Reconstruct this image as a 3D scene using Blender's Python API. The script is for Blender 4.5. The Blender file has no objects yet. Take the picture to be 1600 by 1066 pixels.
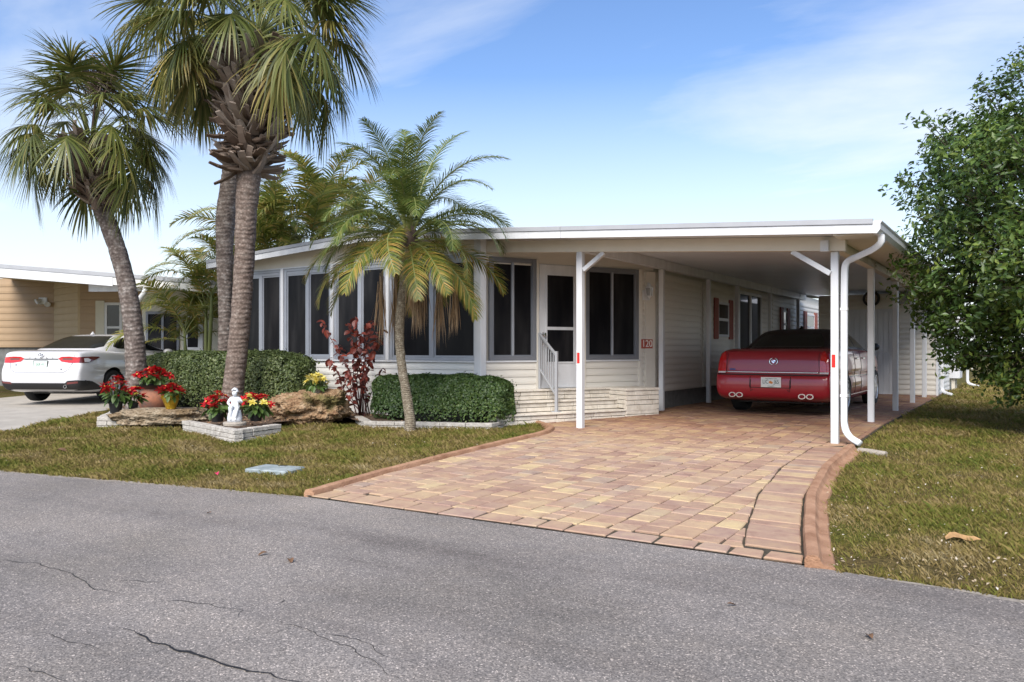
import bpy, bmesh, math, random
import numpy as np
from mathutils import Vector, Matrix, noise
from mathutils.bvhtree import BVHTree
from mathutils.geometry import delaunay_2d_cdt

sc = bpy.context.scene
col = sc.collection
R = math.radians
random.seed(7)
rng = np.random.default_rng(11)

# ------------------------------------------------------------------ camera, sky, sun, exposure
FPX, CXP, HYP, CAMH = 1220.0, 800.0, 546.0, 1.10       # focal length in photo pixels, principal column, horizon row, eye height
YAW = math.atan2(805.0, FPX)
SY, CY = math.sin(YAW), math.cos(YAW)
CAMX, CAMY = 5.198, -9.706
cam = bpy.data.cameras.new('camera')
cam.sensor_width = 36.0
cam.lens = FPX / 1600.0 * 36.0
cam.shift_y = (HYP - 533.0) / 1600.0
cam.clip_start, cam.clip_end = 0.05, 2000.0
cam_o = bpy.data.objects.new('camera', cam)
cam_o.location = (CAMX, CAMY, CAMH)
cam_o.rotation_euler = (R(90), 0, YAW)
col.objects.link(cam_o)
sc.camera = cam_o

SUN_ELEV, SUN_AZ = 44.0, 164.0          # azimuth clockwise from +Y
world = bpy.data.worlds.new('World')
sc.world = world
world.use_nodes = True
wn, wl = world.node_tree.nodes, world.node_tree.links
wn.clear()
w_out = wn.new('ShaderNodeOutputWorld')
w_bg = wn.new('ShaderNodeBackground')
w_bg.inputs['Strength'].default_value = 0.13
sky = wn.new('ShaderNodeTexSky')
sky.sky_type = 'NISHITA'
sky.sun_disc = False
sky.sun_elevation = R(SUN_ELEV)
sky.sun_rotation = R(SUN_AZ)
sky.air_density, sky.dust_density, sky.ozone_density = 1.0, 0.6, 1.5
# thin clouds: noise on the sky direction projected to a flat layer
w_tc = wn.new('ShaderNodeTexCoord')
w_sep = wn.new('ShaderNodeSeparateXYZ')
wl.new(w_tc.outputs['Generated'], w_sep.inputs[0])
w_zc = wn.new('ShaderNodeMath'); w_zc.operation = 'MAXIMUM'; w_zc.inputs[1].default_value = 0.0
wl.new(w_sep.outputs['Z'], w_zc.inputs[0])
w_za = wn.new('ShaderNodeMath'); w_za.operation = 'ADD'; w_za.inputs[1].default_value = 0.16
wl.new(w_zc.outputs[0], w_za.inputs[0])
w_dx = wn.new('ShaderNodeMath'); w_dx.operation = 'DIVIDE'
w_dy = wn.new('ShaderNodeMath'); w_dy.operation = 'DIVIDE'
wl.new(w_sep.outputs['X'], w_dx.inputs[0]); wl.new(w_za.outputs[0], w_dx.inputs[1])
wl.new(w_sep.outputs['Y'], w_dy.inputs[0]); wl.new(w_za.outputs[0], w_dy.inputs[1])
w_cmb = wn.new('ShaderNodeCombineXYZ')
wl.new(w_dx.outputs[0], w_cmb.inputs[0]); wl.new(w_dy.outputs[0], w_cmb.inputs[1])
w_map = wn.new('ShaderNodeMapping')
w_map.inputs['Rotation'].default_value = (0, 0, R(-20))
w_map.inputs['Scale'].default_value = (0.55, 1.0, 1)
w_map.inputs['Location'].default_value = (-8.2, 1.5, 0)
wl.new(w_cmb.outputs[0], w_map.inputs['Vector'])
w_n = wn.new('ShaderNodeTexNoise')
w_n.inputs['Scale'].default_value = 1.15
w_n.inputs['Detail'].default_value = 9
w_n.inputs['Roughness'].default_value = 0.56
w_n.inputs['Distortion'].default_value = 0.35
wl.new(w_map.outputs[0], w_n.inputs['Vector'])
w_cr = wn.new('ShaderNodeValToRGB')
w_cr.color_ramp.elements[0].position = 0.46
w_cr.color_ramp.elements[0].color = (0, 0, 0, 1)
w_cr.color_ramp.elements[1].position = 0.80
w_cr.color_ramp.elements[1].color = (0.9, 0.9, 0.9, 1)
wl.new(w_n.outputs['Fac'], w_cr.inputs[0])
# haze of thin cloud that thickens toward the horizon
w_hz = wn.new('ShaderNodeMapRange')
w_hz.inputs['From Min'].default_value = 0.0; w_hz.inputs['From Max'].default_value = 0.33
w_hz.inputs['To Min'].default_value = 0.93; w_hz.inputs['To Max'].default_value = 0.0
wl.new(w_sep.outputs['Z'], w_hz.inputs['Value'])
w_mx = wn.new('ShaderNodeMath'); w_mx.operation = 'MAXIMUM'
wl.new(w_cr.outputs[0], w_mx.inputs[0]); wl.new(w_hz.outputs[0], w_mx.inputs[1])
w_mix = wn.new('ShaderNodeMix'); w_mix.data_type = 'RGBA'
wl.new(w_mx.outputs[0], w_mix.inputs['Factor'])
w_hs = wn.new('ShaderNodeHueSaturation')
w_hs.inputs['Saturation'].default_value = 1.16; w_hs.inputs['Hue'].default_value = 0.508; w_hs.inputs['Value'].default_value = 1.0
wl.new(sky.outputs[0], w_hs.inputs['Color'])
wl.new(w_hs.outputs[0], w_mix.inputs['A'])
w_mix.inputs['B'].default_value = (4.9, 5.1, 5.35, 1)
wl.new(w_mix.outputs['Result'], w_bg.inputs['Color'])
wl.new(w_bg.outputs[0], w_out.inputs['Surface'])

sun = bpy.data.lights.new('sun', 'SUN')
sun.energy = 3.5
sun.angle = R(40)
sun.color = (1.0, 0.945, 0.87)
sun_o = bpy.data.objects.new('sun', sun)
sd = Vector((math.sin(R(SUN_AZ)) * math.cos(R(SUN_ELEV)), math.cos(R(SUN_AZ)) * math.cos(R(SUN_ELEV)), math.sin(R(SUN_ELEV))))
sun_o.rotation_euler = sd.to_track_quat('Z', 'Y').to_euler()
sun_o.location = (0, 0, 30)
col.objects.link(sun_o)

vs = sc.view_settings
vs.view_transform = 'Standard'
vs.look = 'None'
vs.exposure = 0.75
vs.gamma = 1.0
vs.use_curve_mapping = False

# ------------------------------------------------------------------ photo pixel -> place
def ray(px, py):
    u, v = (px - CXP) / FPX, (HYP - py) / FPX
    return Vector((u * CY - SY, u * SY + CY, v))

def gz(y):                                   # the ground falls gently from the carport to the road
    if y >= 2: return 0.04
    if y >= 0: return -0.01 + 0.025 * y
    if y >= -5.3: return -0.01 + 0.017 * y
    return -0.10

def at_z(px, py, z):
    d = ray(px, py); t = (z - CAMH) / d.z
    return Vector((CAMX + d.x * t, CAMY + d.y * t, z))

def G(px, py):                               # point of the ground seen at a pixel
    z = 0.0
    for _ in range(8):
        p = at_z(px, py, z); z = gz(p.y)
    return at_z(px, py, z)

def at_y(px, py, y):
    d = ray(px, py); t = (y - CAMY) / d.y
    return Vector((CAMX + d.x * t, y, CAMH + d.z * t))

def at_x(px, py, x):
    d = ray(px, py); t = (x - CAMX) / d.x
    return Vector((x, CAMY + d.y * t, CAMH + d.z * t))

def at_t(px, py, t):                         # at a depth in metres along the view axis
    d = ray(px, py)
    return Vector((CAMX + d.x * t, CAMY + d.y * t, CAMH + d.z * t))

# ------------------------------------------------------------------ materials
M = {}
def _nt(name):
    m = bpy.data.materials.new(name); m.use_nodes = True
    nt = m.node_tree; b = nt.nodes['Principled BSDF']
    M[name] = m
    return m, nt.nodes, nt.links, b

def lin(c):
    return tuple(c) + (1.0,) if len(c) == 3 else tuple(c)

def ramp(nodes, stops):
    cr = nodes.new('ShaderNodeValToRGB')
    e = cr.color_ramp.elements
    while len(e) < len(stops): e.new(0.5)
    for el, (p, c) in zip(e, stops):
        el.position = p; el.color = lin(c)
    return cr

def mat(name, c, rough=0.6, metal=0.0, spec=0.5, var=0.0, scale=6.0, bump=0.0, bscale=60.0, c2=None, coat=0.0, detail=5, stretch=None):
    """plain surface with a little uneven colour and fine relief"""
    m, N, L, b = _nt(name)
    b.inputs['Roughness'].default_value = rough
    b.inputs['Metallic'].default_value = metal
    b.inputs['Specular IOR Level'].default_value = spec
    b.inputs['Coat Weight'].default_value = coat
    if coat: b.inputs['Coat Roughness'].default_value = 0.04
    tc = N.new('ShaderNodeTexCoord')
    vec = tc.outputs['Object']
    if stretch:
        mp = N.new('ShaderNodeMapping'); mp.inputs['Scale'].default_value = stretch
        L.new(vec, mp.inputs['Vector']); vec = mp.outputs[0]
    if var or c2:
        n = N.new('ShaderNodeTexNoise'); n.inputs['Scale'].default_value = scale; n.inputs['Detail'].default_value = detail
        n.inputs['Roughness'].default_value = 0.62
        L.new(vec, n.inputs['Vector'])
        a = tuple(x * (1 - var) for x in c); d = c2 if c2 else tuple(min(1, x * (1 + var)) for x in c)
        cr = ramp(N, [(0.32, a), (0.68, d)])
        L.new(n.outputs['Fac'], cr.inputs[0]); L.new(cr.outputs[0], b.inputs['Base Color'])
    else:
        b.inputs['Base Color'].default_value = lin(c)
    if bump:
        n2 = N.new('ShaderNodeTexNoise'); n2.inputs['Scale'].default_value = bscale; n2.inputs['Detail'].default_value = 4
        L.new(vec, n2.inputs['Vector'])
        bp = N.new('ShaderNodeBump'); bp.inputs['Strength'].default_value = bump; bp.inputs['Distance'].default_value = 0.02
        L.new(n2.outputs['Fac'], bp.inputs['Height']); L.new(bp.outputs[0], b.inputs['Normal'])
    return m

def leafmat(name, stops, rough=0.5, trans=0.25, patch=0.0, pscale=1.2, spec=0.4, obj_random=False):
    """leaf colour that changes from leaf to leaf (random per mesh island), a little light through the blade"""
    m, N, L, b = _nt(name)
    g = N.new('ShaderNodeNewGeometry')
    src = g.outputs['Random Per Island']
    if obj_random:
        oi = N.new('ShaderNodeObjectInfo')
        mm = N.new('ShaderNodeMath'); mm.operation = 'ADD'; L.new(src, mm.inputs[0]); L.new(oi.outputs['Random'], mm.inputs[1])
        m2 = N.new('ShaderNodeMath'); m2.operation = 'MULTIPLY'; m2.inputs[1].default_value = 0.5; L.new(mm.outputs[0], m2.inputs[0])
        src = m2.outputs[0]
    if patch:
        tc = N.new('ShaderNodeTexCoord'); n = N.new('ShaderNodeTexNoise'); n.inputs['Scale'].default_value = pscale; n.inputs['Detail'].default_value = 4
        L.new(tc.outputs['Object'], n.inputs['Vector'])
        mr = N.new('ShaderNodeMapRange'); mr.inputs['From Min'].default_value = 0.3; mr.inputs['From Max'].default_value = 0.7
        L.new(n.outputs['Fac'], mr.inputs['Value'])
        mx = N.new('ShaderNodeMix'); mx.data_type = 'FLOAT'; mx.inputs['Factor'].default_value = patch
        L.new(src, mx.inputs['A']); L.new(mr.outputs[0], mx.inputs['B']); src = mx.outputs['Result']
    cr = ramp(N, stops)
    L.new(src, cr.inputs[0]); L.new(cr.outputs[0], b.inputs['Base Color'])
    b.inputs['Roughness'].default_value = rough
    b.inputs['Specular IOR Level'].default_value = spec
    if trans:
        t = N.new('ShaderNodeBsdfTranslucent'); L.new(cr.outputs[0], t.inputs['Color'])
        ms = N.new('ShaderNodeMixShader'); ms.inputs[0].default_value = trans
        out = N['Material Output']
        L.new(b.outputs[0], ms.inputs[1]); L.new(t.outputs[0], ms.inputs[2]); L.new(ms.outputs[0], out.inputs['Surface'])
    return m

# ------------------------------------------------------------------ mesh helpers
class MB:
    """collects shapes; build() links them as one mesh object"""
    def __init__(s): s.v = []; s.f = []
    def add(s, vs, fs):
        o = len(s.v); s.v += [Vector(p) for p in vs]; s.f += [tuple(i + o for i in f) for f in fs]; return s
    def box(s, x0, x1, y0, y1, z0, z1):
        return s.add([(x0,y0,z0),(x1,y0,z0),(x1,y1,z0),(x0,y1,z0),(x0,y0,z1),(x1,y0,z1),(x1,y1,z1),(x0,y1,z1)],
                     [(0,3,2,1),(4,5,6,7),(0,1,5,4),(1,2,6,5),(2,3,7,6),(3,0,4,7)])
    def prism(s, pts, ext):
        n = len(pts); e = Vector(ext); a = [Vector(p) for p in pts]
        return s.add(a + [p + e for p in a], [tuple(range(n))[::-1], tuple(range(n, 2*n))] + [(i, (i+1) % n, n + (i+1) % n, n + i) for i in range(n)])
    def bar(s, a, b, w, d, up=(0,0,1)):
        a, b = Vector(a), Vector(b); t = (b - a).normalized(); u = Vector(up)
        if abs(t.dot(u)) > 0.98: u = Vector((0,1,0))
        x = t.cross(u).normalized(); z = x.cross(t).normalized()
        q = [x * (i * w / 2) + z * (j * d / 2) for i, j in ((-1,-1),(1,-1),(1,1),(-1,1))]
        return s.add([a + p for p in q] + [b + p for p in q], [(3,2,1,0),(4,5,6,7),(0,1,5,4),(1,2,6,5),(2,3,7,6),(3,0,4,7)])
    def tube(s, path, rad, n=8, cap=True, sq=None):
        path = [Vector(p) for p in path]; rad = rad if hasattr(rad, '__len__') else [rad] * len(path)
        vs, fs = [], []
        t0 = (path[1] - path[0]).normalized()
        u = t0.orthogonal().normalized() if sq is None else Vector(sq)
        for i, p in enumerate(path):
            t = (path[min(i+1, len(path)-1)] - path[max(i-1, 0)]).normalized()
            u = (u - t * u.dot(t)).normalized(); w = t.cross(u)
            for k in range(n):
                a = 2 * math.pi * (k + (0.5 if sq is not None else 0)) / n
                vs.append(p + (u * math.cos(a) + w * math.sin(a)) * rad[i])
        for i in range(len(path) - 1):
            for k in range(n):
                fs.append((i*n + k, i*n + (k+1) % n, (i+1)*n + (k+1) % n, (i+1)*n + k))
        if cap:
            fs.append(tuple(range(n))[::-1]); fs.append(tuple(range((len(path)-1)*n, len(path)*n)))
        return s.add(vs, fs)
    def lathe(s, prof, n=20, c=(0,0,0), axis='z'):
        vs, fs = [], []
        for r, h in prof:
            for k in range(n):
                a = 2 * math.pi * k / n
                p = (r*math.cos(a), r*math.sin(a), h) if axis == 'z' else ((h, r*math.cos(a), r*math.sin(a)) if axis == 'x' else (r*math.cos(a), h, r*math.sin(a)))
                vs.append(Vector(p) + Vector(c))
        for i in range(len(prof) - 1):
            for k in range(n):
                fs.append((i*n + k, i*n + (k+1) % n, (i+1)*n + (k+1) % n, (i+1)*n + k))
        return s.add(vs, fs)
    def grid(s, fn, nu, nv):
        vs = [fn(i / (nu-1), j / (nv-1)) for j in range(nv) for i in range(nu)]
        return s.add(vs, [(j*nu+i, j*nu+i+1, (j+1)*nu+i+1, (j+1)*nu+i) for j in range(nv-1) for i in range(nu-1)])
    def xf(s, m):
        s.v = [m @ p for p in s.v]; return s
    def mesh(s, name, material, smooth=False, bevel=0.0, recalc=True, sub=0):
        me = bpy.data.meshes.new(name)
        me.from_pydata([tuple(p) for p in s.v], [], s.f)
        if recalc or bevel or sub:
            bm = bmesh.new(); bm.from_mesh(me)
            bmesh.ops.recalc_face_normals(bm, faces=bm.faces)
            if bevel:
                bmesh.ops.bevel(bm, geom=[e for e in bm.edges if e.is_manifold and e.calc_face_angle(0) > 0.5], offset=bevel, segments=1, affect='EDGES', profile=0.5)
            bm.to_mesh(me); bm.free()
        if material: me.materials.append(M[material] if isinstance(material, str) else material)
        if smooth:
            me.shade_smooth()
            if smooth != True: me.set_sharp_from_angle(angle=R(smooth))
        me.update()
        return me
    def build(s, name, material, parent=None, world=True, **k):
        if parent is not None and world:
            s.xf(wmat(parent).inverted())
        return link(name, s.mesh(name, material, **k), parent)

def wmat(o):
    if o is None: return Matrix.Identity(4)
    m = Matrix.LocRotScale(o.location, o.rotation_euler, o.scale)
    return wmat(o.parent) @ m

def link(name, me, parent=None, loc=(0,0,0), rot=(0,0,0), scale=(1,1,1)):
    o = bpy.data.objects.new(name, me); col.objects.link(o)
    o.parent = parent; o.location = loc; o.rotation_euler = rot; o.scale = scale
    return o

def tag(o, label=None, cat=None, group=None, kind=None):
    if label: o['label'] = label
    if cat: o['category'] = cat
    if group: o['group'] = group
    if kind: o['kind'] = kind
    return o

def thing(name, label, cat, loc=(0,0,0), rz=0.0, group=None):
    o = bpy.data.objects.new(name, None); o.empty_display_size = 0.2
    col.objects.link(o); o.location = loc; o.rotation_euler = (0, 0, rz)
    return tag(o, label, cat, group)

def np_mesh(name, verts, tris, material, smooth=False, quads=False):
    k = 4 if quads else 3
    me = bpy.data.meshes.new(name)
    verts = np.ascontiguousarray(verts, dtype=np.float32).reshape(-1, 3); tris = np.ascontiguousarray(tris, dtype=np.int32).reshape(-1, k)
    me.vertices.add(len(verts)); me.vertices.foreach_set('co', verts.ravel())
    me.loops.add(tris.size); me.loops.foreach_set('vertex_index', tris.ravel())
    me.polygons.add(len(tris)); me.polygons.foreach_set('loop_start', np.arange(0, tris.size, k, dtype=np.int32))
    me.polygons.foreach_set('loop_total', np.full(len(tris), k, dtype=np.int32))
    if smooth: me.polygons.foreach_set('use_smooth', np.ones(len(tris), dtype=bool))
    me.materials.append(M[material]); me.update(calc_edges=True)
    return me

def leaf_cloud(name, pos, nrm, size, material, aspect=0.5, jitter=0.7, fold=0.25):
    """many small folded leaves: each a 4-point blade facing roughly along nrm"""
    n = len(pos)
    d = nrm + rng.normal(0, jitter, (n, 3)); d /= np.linalg.norm(d, axis=1, keepdims=True) + 1e-9
    r = rng.normal(0, 1, (n, 3)); a = np.cross(d, r); a /= np.linalg.norm(a, axis=1, keepdims=True) + 1e-9
    b = np.cross(d, a)
    s = (size * rng.uniform(0.5, 1.35, n))[:, None]
    v = np.empty((n, 4, 3))
    v[:, 0] = pos - a * s * 0.5
    v[:, 1] = pos + b * s * aspect * 0.5 + d * s * fold * 0.5
    v[:, 2] = pos + a * s * 0.5
    v[:, 3] = pos - b * s * aspect * 0.5 + d * s * fold * 0.5
    i = np.arange(n)[:, None] * 4
    t = np.concatenate([i + np.array([0, 1, 2]), i + np.array([0, 2, 3])], 1)
    return np_mesh(name, v, t, material)

def text_mesh(s, size, material, extr=0.002, align='CENTER'):
    cu = bpy.data.curves.new('lettering', 'FONT'); cu.body = s; cu.size = size; cu.extrude = extr; cu.align_x = align; cu.align_y = 'CENTER'
    cu.resolution_u = 3
    o = bpy.data.objects.new('lettering', cu); col.objects.link(o)
    dg = bpy.context.evaluated_depsgraph_get(); me = bpy.data.meshes.new_from_object(o.evaluated_get(dg))
    bpy.data.objects.remove(o); bpy.data.curves.remove(cu)
    me.materials.clear(); me.materials.append(M[material]); me.name = 'lettering'
    return me

def pip(x, y, poly):
    """points in polygon (numpy)"""
    ins = np.zeros(len(x), bool); n = len(poly); j = n - 1
    for i in range(n):
        xi, yi = poly[i]; xj, yj = poly[j]
        c = ((yi > y) != (yj > y)) & (x < (xj - xi) * (y - yi) / (yj - yi + 1e-12) + xi)
        ins ^= c; j = i
    return ins

gzv = np.vectorize(gz)

# ------------------------------------------------------------------ surface materials
def asphalt():
    m, N, L, b = _nt('asphalt')
    tc = N.new('ShaderNodeTexCoord'); v = tc.outputs['Object']
    n1 = N.new('ShaderNodeTexNoise'); n1.inputs['Scale'].default_value = 0.7; n1.inputs['Detail'].default_value = 6; L.new(v, n1.inputs['Vector'])
    c1 = ramp(N, [(0.3, (0.178, 0.162, 0.148)), (0.5, (0.216, 0.196, 0.182)), (0.72, (0.259, 0.236, 0.219))]); L.new(n1.outputs['Fac'], c1.inputs[0])
    vo = N.new('ShaderNodeTexVoronoi'); vo.inputs['Scale'].default_value = 165; L.new(v, vo.inputs['Vector'])
    sp = N.new('ShaderNodeSeparateColor'); L.new(vo.outputs['Color'], sp.inputs[0])
    c2 = ramp(N, [(0.0, (0.50, 0.50, 0.50)), (0.40, (0.84, 0.84, 0.84)), (0.78, (1.12, 1.11, 1.09)), (0.94, (1.4, 1.38, 1.34)), (1.0, (2.6, 2.5, 2.4))])
    L.new(sp.outputs[0], c2.inputs[0])
    mu = N.new('ShaderNodeMix'); mu.data_type = 'RGBA'; mu.blend_type = 'MULTIPLY'; mu.inputs['Factor'].default_value = 1.0; mu.clamp_result = False
    L.new(c1.outputs[0], mu.inputs['A']); L.new(c2.outputs[0], mu.inputs['B'])
    # worn lanes, old patches and oily smears
    mp = N.new('ShaderNodeMapping'); mp.inputs['Scale'].default_value = (0.16, 0.75, 1); mp.inputs['Rotation'].default_value = (0, 0, R(-4)); L.new(v, mp.inputs['Vector'])
    n5 = N.new('ShaderNodeTexNoise'); n5.inputs['Scale'].default_value = 1.6; n5.inputs['Detail'].default_value = 6; n5.inputs['Roughness'].default_value = 0.6; L.new(mp.outputs[0], n5.inputs['Vector'])
    c5 = ramp(N, [(0.34, (0.74, 0.73, 0.73)), (0.48, (0.98, 0.98, 0.98)), (0.62, (1.10, 1.09, 1.07))]); L.new(n5.outputs['Fac'], c5.inputs[0])
    n6 = N.new('ShaderNodeTexNoise'); n6.inputs['Scale'].default_value = 3.2; n6.inputs['Detail'].default_value = 7; n6.inputs['Roughness'].default_value = 0.7; L.new(v, n6.inputs['Vector'])
    c6 = ramp(N, [(0.28, (0.80, 0.79, 0.78)), (0.42, (1.0, 1.0, 1.0)), (0.70, (1.06, 1.04, 1.01))]); L.new(n6.outputs['Fac'], c6.inputs[0])
    m5 = N.new('ShaderNodeMix'); m5.data_type = 'RGBA'; m5.blend_type = 'MULTIPLY'; m5.inputs['Factor'].default_value = 1.0; L.new(c5.outputs[0], m5.inputs['A']); L.new(c6.outputs[0], m5.inputs['B'])
    m6 = N.new('ShaderNodeMix'); m6.data_type = 'RGBA'; m6.blend_type = 'MULTIPLY'; m6.inputs['Factor'].default_value = 1.0; L.new(mu.outputs['Result'], m6.inputs['A']); L.new(m5.outputs['Result'], m6.inputs['B'])
    L.new(m6.outputs['Result'], b.inputs['Base Color'])
    b.inputs['Roughness'].default_value = 0.85
    b.inputs['Specular IOR Level'].default_value = 0.3
    n3 = N.new('ShaderNodeTexNoise'); n3.inputs['Scale'].default_value = 160; n3.inputs['Detail'].default_value = 3; L.new(v, n3.inputs['Vector'])
    ad = N.new('ShaderNodeMath'); ad.operation = 'ADD'; L.new(n3.outputs['Fac'], ad.inputs[0]); L.new(sp.outputs[1], ad.inputs[1])
    bp = N.new('ShaderNodeBump'); bp.inputs['Strength'].default_value = 0.55; bp.inputs['Distance'].default_value = 0.004
    L.new(ad.outputs[0], bp.inputs['Height']); L.new(bp.outputs[0], b.inputs['Normal'])
asphalt()

PAVE = [(0.0, (0.306, 0.201, 0.154)), (0.16, (0.372, 0.257, 0.184)), (0.30, (0.339, 0.234, 0.184)), (0.44, (0.427, 0.303, 0.203)), (0.58, (0.363, 0.260, 0.206)),
        (0.70, (0.452, 0.340, 0.214)), (0.82, (0.380, 0.257, 0.180)), (0.93, (0.484, 0.374, 0.226)), (1.0, (0.315, 0.244, 0.206))]
def pavermat(name, island):
    m, N, L, b = _nt(name)
    if island:
        g = N.new('ShaderNodeNewGeometry'); src = g.outputs['Random Per Island']
    else:
        g = N.new('ShaderNodeObjectInfo'); src = g.outputs['Random']
    cr = ramp(N, PAVE); L.new(src, cr.inputs[0])
    gm = N.new('ShaderNodeNewGeometry')
    n = N.new('ShaderNodeTexNoise'); n.inputs['Scale'].default_value = 5.5; n.inputs['Detail'].default_value = 8; n.inputs['Roughness'].default_value = 0.7
    L.new(gm.outputs['Position'], n.inputs['Vector'])
    c2 = ramp(N, [(0.28, (0.70, 0.60, 0.62)), (0.44, (0.96, 0.90, 0.90)), (0.56, (1.06, 1.05, 0.98)), (0.72, (1.22, 1.20, 1.00))]); L.new(n.outputs['Fac'], c2.inputs[0])
    mu = N.new('ShaderNodeMix'); mu.data_type = 'RGBA'; mu.blend_type = 'MULTIPLY'; mu.inputs['Factor'].default_value = 1.0
    L.new(cr.outputs[0], mu.inputs['A']); L.new(c2.outputs[0], mu.inputs['B'])
    # paving multiplied toward a darker brown nearer the house
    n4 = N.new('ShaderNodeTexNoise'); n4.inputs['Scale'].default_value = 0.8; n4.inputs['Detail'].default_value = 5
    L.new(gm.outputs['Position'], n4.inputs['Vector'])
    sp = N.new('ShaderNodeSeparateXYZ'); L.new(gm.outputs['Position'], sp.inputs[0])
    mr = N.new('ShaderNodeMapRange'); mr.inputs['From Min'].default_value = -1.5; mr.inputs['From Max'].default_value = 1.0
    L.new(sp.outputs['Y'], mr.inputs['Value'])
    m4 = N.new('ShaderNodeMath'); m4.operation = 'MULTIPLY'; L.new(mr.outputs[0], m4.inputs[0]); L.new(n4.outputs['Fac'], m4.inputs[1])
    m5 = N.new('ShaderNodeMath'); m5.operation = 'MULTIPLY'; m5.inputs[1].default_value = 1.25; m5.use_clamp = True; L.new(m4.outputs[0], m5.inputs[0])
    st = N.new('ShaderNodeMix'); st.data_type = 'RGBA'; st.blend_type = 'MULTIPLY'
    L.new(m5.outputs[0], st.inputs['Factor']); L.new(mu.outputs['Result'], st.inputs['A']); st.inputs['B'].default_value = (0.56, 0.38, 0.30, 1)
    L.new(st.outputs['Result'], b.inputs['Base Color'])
    b.inputs['Roughness'].default_value = 0.82; b.inputs['Specular IOR Level'].default_value = 0.3
    n2 = N.new('ShaderNodeTexNoise'); n2.inputs['Scale'].default_value = 110; n2.inputs['Detail'].default_value = 4
    L.new(gm.outputs['Position'], n2.inputs['Vector'])
    bp = N.new('ShaderNodeBump'); bp.inputs['Strength'].default_value = 0.5; bp.inputs['Distance'].default_value = 0.006
    L.new(n2.outputs['Fac'], bp.inputs['Height']); L.new(bp.outputs[0], b.inputs['Normal'])
pavermat('paver', False); pavermat('paver_far', True)
mat('sand', (0.050, 0.040, 0.024), 0.95, var=0.5, scale=30)
mat('terracotta', (0.30, 0.150, 0.080), 0.88, c2=(0.44, 0.255, 0.155), var=0.15, scale=5, bump=0.6, bscale=70)
mat('concrete', (0.36, 0.33, 0.285), 0.9, var=0.14, scale=2.2, bump=0.25, bscale=120)
mat('soil', (0.055, 0.038, 0.026), 1.0, c2=(0.16, 0.10, 0.06), scale=35, bump=0.8, bscale=60)
mat('crack', (0.040, 0.038, 0.037), 0.95)
mat('tar', (0.012, 0.012, 0.013), 0.7)
def lawnmat():
    m, N, L, b = _nt('lawn')
    tc = N.new('ShaderNodeTexCoord'); v = tc.outputs['Object']
    n = N.new('ShaderNodeTexNoise'); n.inputs['Scale'].default_value = 0.9; n.inputs['Detail'].default_value = 8; n.inputs['Roughness'].default_value = 0.68; L.new(v, n.inputs['Vector'])
    c = ramp(N, [(0.28, (0.092, 0.068, 0.029)), (0.44, (0.113, 0.088, 0.034)), (0.56, (0.095, 0.091, 0.023)), (0.72, (0.075, 0.088, 0.015))]); L.new(n.outputs['Fac'], c.inputs[0])
    n2 = N.new('ShaderNodeTexNoise'); n2.inputs['Scale'].default_value = 45; n2.inputs['Detail'].default_value = 6; L.new(v, n2.inputs['Vector'])
    c2 = ramp(N, [(0.30, (0.35, 0.35, 0.35)), (0.5, (0.9, 0.9, 0.9)), (0.72, (1.6, 1.5, 1.4))]); L.new(n2.outputs['Fac'], c2.inputs[0])
    mu = N.new('ShaderNodeMix'); mu.data_type = 'RGBA'; mu.blend_type = 'MULTIPLY'; mu.inputs['Factor'].default_value = 1.0
    L.new(c.outputs[0], mu.inputs['A']); L.new(c2.outputs[0], mu.inputs['B']); L.new(mu.outputs['Result'], b.inputs['Base Color'])
    b.inputs['Roughness'].default_value = 1.0; b.inputs['Specular IOR Level'].default_value = 0.1
    bp = N.new('ShaderNodeBump'); bp.inputs['Strength'].default_value = 0.9; bp.inputs['Distance'].default_value = 0.03
    L.new(n2.outputs['Fac'], bp.inputs['Height']); L.new(bp.outputs[0], b.inputs['Normal'])
lawnmat()
leafmat('grass', [(0.0, (0.059, 0.089, 0.013)), (0.20, (0.111, 0.131, 0.021)), (0.38, (0.173, 0.166, 0.034)), (0.54, (0.215, 0.168, 0.054)), (0.74, (0.257, 0.190, 0.079)), (1.0, (0.374, 0.310, 0.171))],
        rough=0.7, trans=0.2, patch=0.62, pscale=1.6, spec=0.2)

# ------------------------------------------------------------------ setting: ground, road, drives
RX = [-60, -30, -14, -8, -3.22, -1.28, 0.34, 2.62, 4.18, 5.19, 8, 20, 60]
RY = [-44, -19, -10.4, -7.6, -6.08, -5.67, -5.35, -5.27, -5.22, -5.26, -5.35, -5.9, -10]
def ye(x): return float(np.interp(x, RX, RY))
LY = [-5.6, -5.33, -4.27, -3.17, -2.08, -1.29, -0.53, 0.04, 0.4, 1.0, 2.0, 2.7, 12]
LX = [0.36, 0.32, 0.17, 0.07, 0.0, -0.05, -0.23, -0.68, -1.24, -1.0, -0.5, -0.2, -0.2]
RYY = [-5.6, -5.26, -4.5, -3.43, -2.0, -0.53, 0.2, 12]
RXX = [4.30, 4.22, 4.03, 3.80, 3.62, 3.57, 3.54, 3.54]
def xl(y): return float(np.interp(y, LY, LX))
def xr(y): return float(np.interp(y, RYY, RXX))

gx = np.concatenate([[-400, -150, -60, -30], np.arange(-20, 14.1, 1.0), [30, 60, 150, 400]])
gy = np.concatenate([[-400, -100, -30, -12], np.arange(-8, -5.3, 0.5), [-5.3], np.arange(-5, 3.1, 0.5), [4, 8, 20, 60, 150, 400]])
bmG = MB()
bmG.grid(lambda u, v: Vector((gx[int(round(u*(len(gx)-1)))], gy[int(round(v*(len(gy)-1)))], gz(gy[int(round(v*(len(gy)-1)))]) - 0.004)), len(gx), len(gy))
tag(bmG.build('ground', 'lawn'), 'patchy olive and brown lawn around the houses', 'lawn', kind='structure')

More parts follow.
